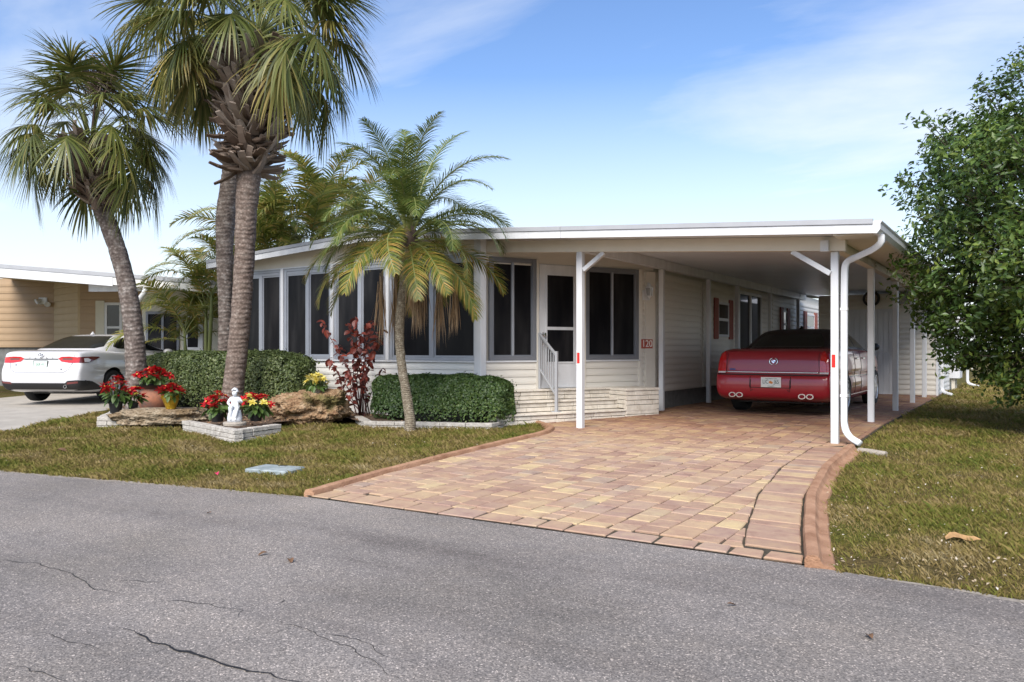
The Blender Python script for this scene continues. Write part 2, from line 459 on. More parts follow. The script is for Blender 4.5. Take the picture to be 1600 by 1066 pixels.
rb = MB(); xs = sorted(set(list(RX) + list(np.arange(-8, 8, 0.12))))
vr = []
for x in xs:
    e = ye(x) + (0.035 * noise.noise(Vector((x * 3.1, 0, 0))) + 0.025 * noise.noise(Vector((x * 9, 5, 0)))) * (0.25 if 0.2 < x < 4.4 else 1.0)
    vr += [Vector((x, e, -0.094)), Vector((x, min(e - 9.0, -14.5 + min(0, (x+3)*0.5)), -0.094))]
rb.add(vr, [(2*i, 2*i+1, 2*i+3, 2*i+2) for i in range(len(xs)-1)])
road = tag(rb.build('road', 'asphalt'), 'grey worn asphalt road with thin cracks', 'road', kind='structure')

def strip(path, w, z, name, material, parent, taper=True):
    m = MB(); vs = []; n = len(path)
    for i, p in enumerate(path):
        a, b = path[max(i-1, 0)], path[min(i+1, n-1)]
        d = Vector((b[0]-a[0], b[1]-a[1], 0)).normalized(); s = Vector((-d.y, d.x, 0))
        ww = w * (0.45 + 0.9 * random.random()) * (1 if not taper else min(1, 0.25 + 3 * min(i, n-1-i) / n))
        vs += [Vector((p[0], p[1], z)) + s * ww/2, Vector((p[0], p[1], z)) - s * ww/2]
    m.add(vs, [(2*i, 2*i+1, 2*i+3, 2*i+2) for i in range(n-1)])
    return m.build(name, material, parent)

def crackpath(pix, step=0.03, jit=0.012):
    pts = [at_z(a, b, -0.092) for a, b in pix]; out = []
    for a, b in zip(pts[:-1], pts[1:]):
        k = max(2, int((b-a).length / step))
        for i in range(k):
            p = a.lerp(b, i/k); q = Vector((p.x, p.y, 0)) * 9
            out.append((p.x + jit*3*noise.noise(q) + random.gauss(0, jit*0.3), p.y + jit*3*noise.noise(q + Vector((7, 7, 0))) + random.gauss(0, jit*0.3)))
    return out
for pix, w, mt in [
    ([(-20, 876), (60, 880), (115, 897), (128, 907), (165, 925), (226, 930)], 0.006, 'crack'),
    ([(232, 942), (262, 936), (320, 943), (370, 953), (390, 966)], 0.005, 'crack'),
    ([(390, 966), (440, 970), (480, 985), (560, 1018), (600, 1050), (640, 1066)], 0.004, 'crack'),
    ([(452, 981), (410, 994)], 0.005, 'crack'), ([(182, 906), (270, 912)], 0.005, 'crack'),
    ([(190, 980), (230, 995), (300, 1022), (360, 1040), (420, 1052), (468, 1066), (500, 1080)], 0.013, 'tar'),
    ([(60, 985), (110, 1000), (160, 1019)], 0.004, 'crack'), ([(10, 1040), (70, 1052), (120, 1062)], 0.005, 'crack'),
    ([(430, 944), (452, 932)], 0.005, 'crack'), ([(500, 985), (560, 1000), (620, 1035)], 0.004, 'crack')]:
    strip(crackpath(pix), w, -0.0915 if mt == 'crack' else -0.0905, 'crack', mt, road)

mat('grit', (0.22, 0.19, 0.155), 0.95, c2=(0.36, 0.32, 0.27), var=0.2, scale=40)
for x0_, x1_ in ((-6.5, 0.25), (4.45, 9.0)):
    strip([(x_, ye(x_) - 0.015 + 0.035 * noise.noise(Vector((x_ * 4, 2, 0)))) for x_ in np.arange(x0_, x1_, 0.07)], 0.085, -0.0925, 'road_edge_grit', 'grit', road)

# the neighbour's concrete drive
cd = MB(); vs_ = []
cys = [-99] + list(np.arange(-6.0, 6.1, 0.5))
for y_ in cys:
    if y_ < -50: a, b_ = Vector((-11.4, ye(-11.4) + 0.01, -0.088)), Vector((-5.35, ye(-5.35) + 0.01, -0.088))
    else:
        a = Vector((float(np.interp(y_, [-6, -2.5, 6], [-11.5, -14.0, -18.0])), y_, gz(y_) + 0.006)); b_ = Vector((float(np.interp(y_, [-6, -4.5, -2.05, -0.9, 6], [-5.8, -6.9, -8.95, -9.6, -13.2])), y_, gz(y_) + 0.006))
    vs_ += [a.lerp(b_, k/6) for k in range(7)]
cd.add(vs_, [(r*7 + k, r*7 + k+1, r*7 + k+8, r*7 + k+7) for r in range(len(cys)-1) for k in range(6)])
tag(cd.build('concrete_driveway', 'concrete'), 'pale concrete driveway under the white car', 'driveway', kind='structure')

# our drive: sand bed + pavers
ys = sorted(set(list(np.arange(-5.3, 12.01, 0.35)) + [0.04, 0.4, 2.0, 2.7]))
bed = MB(); vb = []
for y in ys:
    a, b_ = xl(y), xr(y)
    if y < -5.2: vb += [Vector((a, ye(a) + 0.01, -0.088)), Vector((b_, ye(b_) + 0.01, -0.088))]
    else: vb += [Vector((a - 0.02, y, gz(y) + 0.004)), Vector((b_ + 0.01, y, gz(y) + 0.004))]
bed.add(vb, [(2*i, 2*i+1, 2*i+3, 2*i+2) for i in range(len(ys)-1)])
drive = tag(bed.build('paved_driveway', 'sand'), 'tan and pink block paved driveway leading under the carport', 'driveway', kind='structure')

pavers = []
def add_paver(q):
    """q: four (x, y) corners anticlockwise"""
    c = sum((Vector((x, y, 0)) for x, y in q), Vector()) / 4
    w = max(abs(q[0][0]-q[1][0]), abs(q[3][0]-q[2][0])); h = max(abs(q[0][1]-q[3][1]), abs(q[1][1]-q[2][1]))
    if w < 0.045 or h < 0.045: return
    pavers.append((c, [Vector((x, y, 0)) for x, y in q]))
prs = random.Random(3)
x = -1.3
while x < 3.95:
    w = prs.choice([0.14, 0.18, 0.18, 0.22]); y = -5.06 - 0.2 * prs.random(); x1 = x + w
    while y < 11.6:
        h = prs.choice([0.13, 0.17, 0.2, 0.24, 0.27]); y1 = y + h
        lo = [max(x, xl(yy) + 0.01) for yy in (y, y1)]
        hi = [min(x1, xr(yy) - (0.393 if yy < -0.25 else 0.015)) for yy in (y, y1)]
        yb = max(y, -5.06)
        hi = [max(p_, q_ + 0.002) for p_, q_ in zip(hi, lo)]
        if y1 - yb > 0.05 and max(hi[0] - lo[0], hi[1] - lo[1]) > 0.035:
            add_paver([(lo[0], yb), (hi[0], yb), (hi[1], y1), (lo[1], y1)])
        y = y1
    x = x1
y = -4.98                                           # border along the curved kerb
while y < -0.35:
    h = prs.choice([0.13, 0.17, 0.2]); y1 = y + h
    add_paver([(xr(y) - 0.39, y), (xr(y) - 0.045, y), (xr(y1) - 0.045, y1), (xr(y1) - 0.39, y1)])
    y = y1
x = 0.36                                            # border along the road
while x < 4.0:
    w = prs.choice([0.2, 0.26, 0.31]); x1 = min(x + w, 4.16)
    add_paver([(x, ye(x) + 0.012), (x1, ye(x1) + 0.012), (x1 - 0.02, -5.07), (x, -5.07)])
    x = x1
def paver_geo(q, c, z0):
    dx = [Vector((prs.gauss(0, 0.0025), prs.gauss(0, 0.0025), 0)) for _ in q]
    up = prs.uniform(0.012, 0.018); tilt = [prs.gauss(0, 0.0012) for _ in q]
    o = [p - c for p in q]
    base = [Vector((p.x, p.y, gz(c.y + p.y) - z0)) + d - p.normalized() * 0.0075 for p, d in zip(o, dx)]
    mid = [b + Vector((0, 0, up - 0.006 + t)) for b, t in zip(base, tilt)]
    top = [b - p.normalized() * 0.009 + Vector((0, 0, up + t)) for b, p, t in zip(base, o, tilt)]
    fs = [(8, 9, 10, 11)] + [(i, (i+1) % 4, 4 + (i+1) % 4, 4 + i) for i in range(4)] + [(4+i, 4 + (i+1) % 4, 8 + (i+1) % 4, 8 + i) for i in range(4)]
    return base + mid + top, fs
camv = Vector((CAMX, CAMY, 0))
pavers.sort(key=lambda t: (t[0] - camv).length if abs((Matrix.Rotation(-YAW, 3, 'Z') @ (t[0]-camv)).x) < 0.68 * (Matrix.Rotation(-YAW, 3, 'Z') @ (t[0]-camv)).y else 99)
far = MB()
for i, (c, q) in enumerate(pavers):
    z0 = gz(c.y) + 0.004
    vs_, fs_ = paver_geo(q, c, gz(c.y))
    if i < 300:
        m = MB(); m.add(vs_, fs_)
        link('paver', m.mesh('paver', 'paver', recalc=False), drive, (c.x, c.y, z0))
    else:
        far.add([v + Vector((c.x, c.y, z0)) for v in vs_], fs_)
tag(far.build('paving_beyond', 'paver_far', drive, recalc=False), kind='stuff')

def kerb(path, prof, name, label, seg=0.75, gap=0.006):
    pts = [Vector((a, b, 0)) for a, b in path]; res = []
    for a, b in zip(pts[:-1], pts[1:]):
        k = max(1, int((b-a).length / 0.06)); res += [a.lerp(b, i/k) for i in range(k)]
    res.append(pts[-1])
    for _ in range(6): res = [res[0]] + [(res[i-1] + res[i] * 2 + res[i+1]) / 4 for i in range(1, len(res)-1)] + [res[-1]]
    root = None; i = 0; per = int(seg / 0.06)
    while i < len(res) - 1:
        j = min(i + per, len(res) - 1)
        if len(res) - 1 - j < 4: j = len(res) - 1
        m = MB(); vs_ = []; n = len(prof)
        for k in range(i, j + 1):
            d = (res[min(k+1, len(res)-1)] - res[max(k-1, 0)]).normalized(); s = Vector((-d.y, d.x, 0))
            p = res[k] + (d * gap if k == i and i else Vector())
            for a, b in prof: vs_.append(Vector((p.x, p.y, gz(p.y))) + s * (a + 0.004 * noise.noise(p * 5)) + Vector((0, 0, b + 0.004 * noise.noise(p * 8))))
        m.add(vs_, [(k*n + t, k*n + (t+1), (k+1)*n + t + 1, (k+1)*n + t) for k in range(j - i) for t in range(n-1)] + [tuple(range(n)), tuple(range((j-i)*n, (j-i+1)*n))[::-1]])
        if root is None:
            root = tag(m.build(name, 'terracotta', smooth=40), label, 'kerb', kind='structure')
        else:
            m.build('kerb_block', 'terracotta', root, smooth=40)
        i = j
rprof = [(0.045, -0.03), (0.047, 0.045), (0.036, 0.068), (0.005, 0.076), (-0.028, 0.066), (-0.042, 0.035), (-0.055, 0.022), (-0.105, 0.016), (-0.115, 0.004), (-0.12, -0.03)]
lprof = [(0.055, -0.03), (0.052, 0.03), (0.036, 0.055), (0.0, 0.064), (-0.036, 0.053), (-0.048, 0.025), (-0.052, -0.03)]
kerb([(4.225, -5.24)] + [(xr(y_) + 0.015, y_) for y_ in (-4.5, -3.43, -2.7, -2.0, -1.2, -0.45)], rprof, 'curved_kerb', 'terracotta kerb with a gutter lip curving along the right edge of the pavers')
kerb([(0.32, -5.31), (0.15, -4.27), (0.04, -3.17), (-0.03, -2.08), (-0.06, -1.4), (-0.10, -0.85), (-0.30, -0.35), (-0.75, 0.06), (-1.15, 0.20)], lprof, 'lawn_kerb', 'low terracotta kerb between the lawn and the left edge of the pavers', seg=1.3)

# ------------------------------------------------------------------ grass
BEDL = [(-9.0, -1.7), (-6.3, -3.45), (-5.0, -2.95), (-3.1, -3.5), (-3.10, -2.66), (-3.85, -2.45), (-3.55, -1.50), (-2.80, -1.50), (-1.0, -0.9), (-0.95, 0.1)]
lawn_left = [(-6.9, -4.5), (-5.6, -6.55)] + [(x_, ye(x_) - 0.02 + 0.05*noise.noise(Vector((x_*5, 1, 1)))) for x_ in np.arange(-5.4, 0.22, 0.1)] + [(xl(y_) - 0.07, y_) for y_ in (-5.2, -4.27, -3.17, -2.08, -1.29, -0.6, 0)] + BEDL[::-1]
lawn_right = [(4.33, -5.27)] + [(x_, ye(x_) - 0.02 + 0.05*noise.noise(Vector((x_*5, 1, 1)))) for x_ in np.arange(4.5, 8, 0.1)] + [(8, -5.37), (20, -6), (20, 30), (3.58, 30), (3.6, 0.0)] + [(xr(y_) + 0.11, y_) for y_ in (-0.5, -2.0, -3.43, -4.5)]
def blades(poly, n, box, tmax=40):
    X = rng.uniform(box[0], box[1], n); Y = rng.uniform(box[2], box[3], n)
    dx, dy = X - CAMX, Y - CAMY
    t = -dx * SY + dy * CY; u = dx * CY + dy * SY
    k = (t > 2) & (np.abs(u) < 0.70 * t) & (t < tmax)
    X, Y, t = X[k], Y[k], t[k]
    k = pip(X, Y, poly); X, Y, t = X[k], Y[k], t[k]
    k = rng.uniform(0, 1, len(X)) < np.minimum(1.0, (5.0 / t) ** 1.7); X, Y, t = X[k], Y[k], t[k]
    bald = np.array([noise.noise(Vector((a * 2.1, b * 2.1, 9.0))) + 0.5*noise.noise(Vector((a * 6, b * 6, 4.0))) for a, b in zip(X, Y)])
    k = rng.uniform(0, 1, len(X)) < np.clip(1.15 - 1.7*np.maximum(0, bald - 0.05), 0.12, 1); X, Y, t = X[k], Y[k], t[k]
    m = len(X); Z = gzv(Y) - 0.006
    pn = np.array([noise.noise(Vector((a * 1.3, b * 1.3, 3.0))) for a, b in zip(X, Y)])
    a = rng.uniform(0, 2*np.pi, m); h = rng.uniform(0.015, 0.055, m) * (1.0 + 0.9 * pn) * np.minimum(1.5, np.maximum(0.9, t / 9)); w = rng.uniform(0.003, 0.0065, m) * np.maximum(1.0, t / 5.5)
    h = np.where(rng.uniform(0, 1, m) < 0.012, h * 1.4, h); le = rng.uniform(0.2, 1.3, m) * h; b = a + rng.uniform(-1.2, 1.2, m) + np.pi/2
    v = np.empty((m, 4, 3))
    for i, (s, f) in enumerate(((-1, 0.0), (1, 0.0))):
        v[:, i, 0] = X + np.cos(a) * w * s * 0.5; v[:, i, 1] = Y + np.sin(a) * w * s * 0.5; v[:, i, 2] = Z
    v[:, 2, 0] = X + np.cos(b) * le * 0.4 + np.cos(a) * w * 0.45; v[:, 2, 1] = Y + np.sin(b) * le * 0.4 + np.sin(a) * w * 0.45; v[:, 2, 2] = Z + h * 0.65
    v[:, 3, 0] = X + np.cos(b) * le; v[:, 3, 1] = Y + np.sin(b) * le; v[:, 3, 2] = Z + h
    i = np.arange(m)[:, None] * 4
    return v, np.concatenate([i + np.array([0, 1, 2]), i + np.array([0, 2, 3])], 1)
v1, t1 = blades(lawn_left, 900000, (-10, 0.4, -7, 0.2))
tag(link('grass', np_mesh('grass', v1, t1, 'grass')), 'patchy green and brown grass of the left front lawn', 'grass', kind='stuff')
v2, t2 = blades(lawn_right, 1500000, (3.5, 14, -5.6, 22))
tag(link('grass', np_mesh('grass', v2, t2, 'grass')), 'patchy green and brown grass beside the carport and under the leafy tree', 'grass', kind='stuff')
print('blades', len(t1)//2, len(t2)//2, 'pavers', len(pavers))

# ------------------------------------------------------------------ house materials
mat('white_paint', (0.64, 0.65, 0.665), 0.45, var=0.09, scale=2.2, bump=0.06, bscale=40, stretch=(3, 3, 0.6), detail=8)
mat('cream_panel', (0.67, 0.62, 0.525), 0.55, var=0.05, scale=2.5)
mat('cream_siding', (0.69, 0.655, 0.585), 0.55, var=0.05, scale=3, bump=0.08, bscale=30, stretch=(0.4, 0.4, 6))
mat('white_siding', (0.76, 0.745, 0.70), 0.5, var=0.04, scale=3, bump=0.06, bscale=30)
mat('beige_wall', (0.66, 0.62, 0.545), 0.55, var=0.04, scale=2)
mat('skirt_white', (0.70, 0.69, 0.665), 0.7, var=0.06, scale=3)
mat('aluminium', (0.36, 0.38, 0.42), 0.42, metal=0.35, var=0.05, scale=5)
mat('aluminium_dark', (0.20, 0.21, 0.235), 0.45, metal=0.3, var=0.05, scale=5)
def screenmat():
    m, N, L, b = _nt('screen')
    tc = N.new('ShaderNodeTexCoord'); n = N.new('ShaderNodeTexNoise'); n.inputs['Scale'].default_value = 1.0; n.inputs['Detail'].default_value = 5
    mp = N.new('ShaderNodeMapping'); mp.inputs['Scale'].default_value = (4.5, 4.5, 0.9); L.new(tc.outputs['Object'], mp.inputs['Vector']); L.new(mp.outputs[0], n.inputs['Vector'])
    cr = ramp(N, [(0.36, (0.006, 0.006, 0.008)), (0.55, (0.014, 0.0135, 0.015)), (0.72, (0.030, 0.029, 0.030))]); L.new(n.outputs['Fac'], cr.inputs[0]); L.new(cr.outputs[0], b.inputs['Base Color'])
    b.inputs['Roughness'].default_value = 0.28; b.inputs['Specular IOR Level'].default_value = 0.13
screenmat()
mat('glass_dark', (0.010, 0.012, 0.014), 0.06, spec=0.5)
mat('shutter_red', (0.30, 0.085, 0.060), 0.6, var=0.1, scale=8)
mat('sign_red', (0.42, 0.095, 0.065), 0.6, var=0.08, scale=14)
mat('letter_white', (0.80, 0.77, 0.72), 0.6)
mat('block_grey', (0.16, 0.16, 0.155), 0.9, var=0.2, scale=9, bump=0.4, bscale=70)
mat('brick_cream', (0.62, 0.56, 0.47), 0.85, c2=(0.74, 0.685, 0.60), var=0.08, scale=9, bump=0.5, bscale=55)
mat('mortar_dark', (0.11, 0.09, 0.075), 0.95)
mat('planter_brick', (0.37, 0.34, 0.30), 0.9, c2=(0.56, 0.53, 0.48), var=0.1, scale=14, bump=0.8, bscale=60)
mat('ceiling_white', (0.72, 0.75, 0.80), 0.35, var=0.05, scale=1.5)
mat('roof_grey', (0.55, 0.55, 0.55), 0.7, var=0.06, scale=2)
mat('roof_edge', (0.36, 0.37, 0.39), 0.5, var=0.06, scale=4)
mat('chrome', (0.75, 0.75, 0.76), 0.16, metal=1.0)
mat('rail_grey', (0.42, 0.43, 0.45), 0.45, metal=0.2)
mat('reflector_red', (0.55, 0.02, 0.015), 0.35)
mat('black_iron', (0.02, 0.02, 0.021), 0.5)
mat('lamp_glass', (0.30, 0.30, 0.30), 0.12, spec=0.6)
mat('clock_face', (0.30, 0.24, 0.19), 0.6, var=0.2, scale=20)

# ------------------------------------------------------------------ shared builders
def rail_frame(fr, s0, s1, z0, z1, wd, y0, y1):
    """rectangular frame of four bars in a wall frame: fr maps (s, out, z) to world"""
    m = MB()
    for a, b, c, d in ((s0, s0+wd, z0, z1), (s1-wd, s1, z0, z1), (s0+wd, s1-wd, z0, z0+wd), (s0+wd, s1-wd, z1-wd, z1)):
        m.box(a, b, y0, y1, c, d)
    m.v = [fr(p) for p in m.v]
    return m

def wbox(fr, s0, s1, o0, o1, z0, z1):
    m = MB(); m.box(s0, s1, o0, o1, z0, z1); m.v = [fr(p) for p in m.v]
    return m

def wall_frame(A, B):
    """s along A->B, out to the viewer's side, z up"""
    A = Vector((A[0], A[1], 0)); d = Vector((B[0]-A.x, B[1]-A.y, 0)).normalized(); n = Vector((d.y, -d.x, 0))
    return lambda p: A + d * p[0] + n * p[1] + Vector((0, 0, p[2]))

def board_mesh(length, h, bulge=0.016):
    """one clapboard: overlapping lap profile, s along x, out along -y"""
    m = MB(); pr = [(0.004, 0.0), (bulge, 0.004), (bulge + 0.001, h*0.35), (bulge*0.55, h*0.7), (0.004, h*0.97)]
    vs_ = [Vector((x, -a, b)) for x in (0, length) for a, b in pr]; n = len(pr)
    return m.add(vs_, [(i, i+1, n+i+1, n+i) for i in range(n-1)] + [(n-1, 0, n, 2*n-1), tuple(range(n))[::-1], tuple(range(n, 2*n))])

def siding(part, A, B, s0, s1, z0, z1, h, material, out=0.0):
    """boards as objects under a part, sharing one mesh"""
    fr = wall_frame(A, B); d = (fr((1, 0, 0)) - fr((0, 0, 0))); rz = math.atan2(d.y, d.x)
    n = max(1, round((z1 - z0) / h)); hh = (z1 - z0) / n
    me = board_mesh(s1 - s0, hh).mesh('board', material)
    inv = wmat(part).inverted()
    for i in range(n):
        o = link('board', me, part)
        o.location = inv @ fr((s0, out, z0 + i * hh)); o.rotation_euler = (0, 0, rz)

def sliding_window(root, fr, s0, s1, z0, z1, label=None, fm='aluminium', split=True, head=0.0, fw=0.05, mw=0.035, sash=True):
    f = rail_frame(fr, s0, s1, z0, z1, fw, -0.03, 0.025).build('window', fm, root, bevel=0.004)
    a, b = s0 + fw, s1 - fw; c, d = z0 + fw, z1 - fw - head
    if head: wbox(fr, a, b, -0.03, 0.012, d, z1 - fw).build('head_panel', fm, f)
    if split:
        mid = (a + b) / 2
        wbox(fr, mid - mw, mid + mw, -0.025, 0.018, c, d).build('mullion', 'aluminium', f, bevel=0.003)
        sw_ = 0.028 if sash else 0.014
        for p, q, o in ((a, mid - mw, 0.0), (mid + mw, b, -0.008)):
            rail_frame(fr, p, q, c, d, sw_, o - 0.015, o + 0.004).build('sash', 'aluminium' if sash else fm, f)
            wbox(fr, p + sw_, q - sw_, o - 0.014, o - 0.007, c + sw_, d - sw_).build('pane', 'screen', f)
    else:
        wbox(fr, a, b, -0.014, -0.007, c, d).build('pane', 'screen', f)
    return f

# ------------------------------------------------------------------ the house
FY = -0.20                                       # front wall plane
XW0, XW1 = -7.30, -1.63
CORN, DEND = (XW1, FY), (-0.12, 2.76)
def eave_z(x):                                   # underside of the fascia line
    return 2.63 + 0.0513 * (x + 7.76) if x < -3.68 else 2.839 - 0.0650 * (x + 3.68)
house = thing('mobile_home', 'cream mobile home with a dark screened porch across its front', 'house', (-3.7, 5, 0))
ff = wall_frame((0, FY), (1, FY))
DL = (Vector((*DEND, 0)) - Vector((*CORN, 0))).length
fd = wall_frame(CORN, DEND)
def s_at(px):                                    # where a photo column meets the angled entry wall
    d = ray(px, HYP); c0 = Vector((*CORN, 0)); u = (Vector((*DEND, 0)) - c0).normalized()
    # CAM + d t = c0 + u s
    A = Matrix(((d.x, -u.x), (d.y, -u.y))); r = A.inverted() @ Vector((c0.x - CAMX, c0.y - CAMY)); return r[1]

# core so that nothing is see-through
core = MB(); core.prism([(XW0 + .02, FY + .06, 0), (XW1 - .05, FY + .06, 0), (DEND[0] - .06, DEND[1] + .02, 0), (-0.16, 16.0, 0), (XW0 + .02, 16.0, 0)], (0, 0, 2.62))
core.build('wall', 'beige_wall', house)
# low front wall
fs = wbox(ff, XW0, XW1 - 0.02, -0.05, 0.005, -0.05, 0.445).build('skirting', 'skirt_white', house)
fw_ = wbox(ff, XW0, XW1 - 0.02, -0.05, 0.0, 0.445, 0.90).build('siding_wall', 'white_siding', house)
siding(fw_, (0, FY), (1, FY), XW0, XW1 - 0.03, 0.45, 0.895, 0.112, 'white_siding')
wbox(ff, XW0, XW1 - 0.02, -0.05, 0.045, 0.897, 0.925).build('sill', 'white_paint', house, bevel=0.004)
# header band under the roof
hb = MB(); xsb = [XW0, -3.68, -1.66]
hb.prism([(XW0, FY - 0.03, 2.56), (-1.66, FY - 0.03, 2.56), (-1.66, FY - 0.03, eave_z(-1.66) + 0.10), (-3.68, FY - 0.03, eave_z(-3.68) + 0.10), (XW0, FY - 0.03, eave_z(XW0) + 0.10)], (0, 0.09, 0))
hb.build('header_panel', 'cream_panel', house)
wbox(ff, XW0, -1.66, 0.03, 0.046, 2.545, 2.566).build('trim', 'white_paint', house)
# porch windows and the white posts between them
edges = [XW0 + 0.05, -6.015, -4.745, -3.475, -1.66]
for i in range(4):
    sliding_window(house, ff, edges[i] + 0.035, edges[i+1] - 0.035, 0.927, 2.553, head=0.05, fw=0.058 if i < 3 else 0.05)
for i, xe in enumerate(edges[:-1]):
    wbox(ff, xe - 0.034, xe + 0.034, -0.04, 0.05 if i else 0.03, 0.926, 2.545).build('post', 'white_paint', house, bevel=0.004)
# corner post, wider
cp = MB(); cp.prism([(XW1 - 0.10, FY - 0.045, 0), (XW1 + 0.03, FY - 0.055, 0), (XW1 + 0.075, FY + 0.03, 0), (XW1 + 0.02, FY + 0.10, 0), (XW1 - 0.10, FY + 0.05, 0)], (0, 0, 2.75))
cp.build('corner_post', 'white_paint', house, bevel=0.005)

# --- angled entry wall
FLR = 0.485
sC0, sC1 = s_at(764), s_at(838)
sD0, sD1 = s_at(841), s_at(906)
sW0, sW1 = s_at(914), s_at(997)
sE0, sE1 = s_at(1002), DL - 0.02
wbox(fd, 0.02, DL - 0.01, -0.05, -0.004, 2.40, 2.80).build('header_panel', 'beige_wall', house)
lowc = wbox(fd, 0.05, sC1, -0.05, 0.0, 0.2, 0.905).build('siding_wall', 'cream_siding', house)
siding(lowc, CORN, DEND, 0.08, sC1 - 0.01, 0.45, 0.90, 0.112, 'cream_siding')
wbox(fd, 0.06, sC1, -0.05, 0.03, 0.902, 0.928).build('sill', 'white_paint', house)
sliding_window(house, fd, sC0 + 0.0, sC1 - 0.01, 0.93, 2.50, fm='aluminium_dark', fw=0.07, mw=0.016, sash=False)
wbox(fd, sC1 - 0.008, sD0 + 0.002, -0.04, 0.03, 0.40, 2.50).build('trim', 'beige_wall', house, bevel=0.003)
wbox(fd, sD1 - 0.002, sW0 + 0.002, -0.04, 0.03, 0.40, 2.50).build('trim', 'beige_wall', house, bevel=0.003)
loww = wbox(fd, sW0, sE0, -0.05, 0.0, 0.2, 0.905).build('siding_wall', 'cream_siding', house)
siding(loww, CORN, DEND, sW0 + 0.005, sE0 - 0.02, 0.45, 0.90, 0.112, 'cream_siding')
wbox(fd, sW0, sE0 - 0.02, -0.05, 0.03, 0.902, 0.928).build('sill', 'white_paint', house)
sliding_window(house, fd, sW0 + 0.002, sW1, 0.93, 2.44, fm='aluminium_dark', fw=0.07, mw=0.016, sash=False)
wbox(fd, sW1 + 0.001, sE0, -0.04, 0.03, 0.44, 2.46).build('trim', 'cream_siding', house, bevel=0.003)
lowe = wbox(fd, sE0, sE1, -0.05, 0.0, 0.2, 2.40).build('siding_wall', 'cream_siding', house)
siding(lowe, CORN, DEND, sE0 + 0.005, sE1 - 0.19, 0.45, 2.40, 0.105, 'cream_siding')
wbox(fd, sE1 - 0.185, sE1 + 0.02, -0.04, 0.03, 0.36, 2.42).build('corner_board', 'beige_wall', house, bevel=0.004)

# --- entry door
dr = wbox(fd, sD0 + 0.004, sD1 - 0.004, -0.035, 0.012, FLR, 2.44).build('door', 'white_paint', house, bevel=0.005)
rail_frame(fd, sD0 + 0.015, sD1 - 0.015, FLR + 0.01, 2.425, 0.02, 0.012, 0.022).build('door_frame', 'white_paint', dr)
dw = sD1 - sD0
for z0, z1 in ((1.45, 2.27), (0.90, 1.41)):
    rail_frame(fd, sD0 + 0.19*dw - 0.02, sD1 - 0.17*dw + 0.02, z0 - 0.02, z1 + 0.02, 0.024, 0.012, 0.024).build('window_frame', 'white_paint', dr)
    wbox(fd, sD0 + 0.19*dw, sD1 - 0.17*dw, 0.010, 0.0155, z0, z1).build('pane', 'screen', dr)
for z in (1.335, 1.205):
    k = MB(); k.lathe([(0.0, 0.075), (0.018, 0.074), (0.03, 0.06), (0.03, 0.045), (0.012, 0.035), (0.012, 0.02), (0.034, 0.015), (0.034, 0.0)], 14, axis='y')
    k.v = [fd((sD0 + 0.10*dw + p.x, p.y + 0.012, z + p.z)) for p in k.v]
    k.build('knob' if z < 1.3 else 'deadbolt', 'chrome', dr, smooth=40)

# --- house number
nsg = thing('house_number', 'terracotta house number plaque reading 120 in white', 'sign', fd((s_at(1009), 0.03, 1.17)))
sg = wbox(fd, s_at(1000), s_at(1018), 0.02, 0.034, 1.115, 1.27).build('plaque', 'sign_red', nsg, bevel=0.004)
tm = text_mesh('120', 0.165, 'letter_white', 0.003)
to = link('lettering', tm, nsg)
dd = (fd((1, 0, 0)) - fd((0, 0, 0)))
to.rotation_euler = (R(90), 0, math.atan2(dd.y, dd.x)); to.scale = (0.92, 1, 1)
to.location = wmat(nsg).inverted() @ fd(((s_at(1000) + s_at(1018)) / 2, 0.038, 1.192))
# --- wall lantern
ln = thing('wall_lantern', 'white coach lantern on the wall above the house number', 'lamp', fd((s_at(1007), 0.02, 2.03)))
s_l = s_at(1007)
wbox(fd, s_l - 0.065, s_l + 0.10, 0.018, 0.035, 1.93, 2.10).build('back_plate', 'white_paint', ln, bevel=0.006)
def lan(prof, nm, mt, out=0.13):
    m = MB(); m.lathe(prof, 8); m.v = [fd((s_l + p.x, out + p.y, p.z)) for p in m.v]; m.build(nm, mt, ln, smooth=30)
lan([(0.0, 2.21), (0.02, 2.20), (0.03, 2.175), (0.075, 2.14), (0.078, 2.13), (0.0, 2.128)], 'cap', 'white_paint')
lan([(0.062, 2.128), (0.042, 2.0), (0.0, 1.998)], 'glass', 'lamp_glass')
lan([(0.05, 2.0), (0.03, 1.985), (0.012, 1.96), (0.0, 1.95)], 'finial', 'white_paint')
for q in range(4):
    a = q * math.pi/2 + 0.4; m = MB()
    m.bar((0.070*math.cos(a), 0.070*math.sin(a), 2.13), (0.049*math.cos(a), 0.049*math.sin(a), 2.0), 0.009, 0.009)
    m.v = [fd((s_l + p.x, 0.13 + p.y, p.z)) for p in m.v]; m.build('bar', 'white_paint', ln)
m = MB(); m.tube([(0, 0.03, 2.05), (0, 0.07, 2.17), (0, 0.10, 2.22), (0, 0.13, 2.21)], 0.009, 6); m.v = [fd((s_l + p.x, p.y, p.z)) for p in m.v]; m.build('arm', 'white_paint', ln)

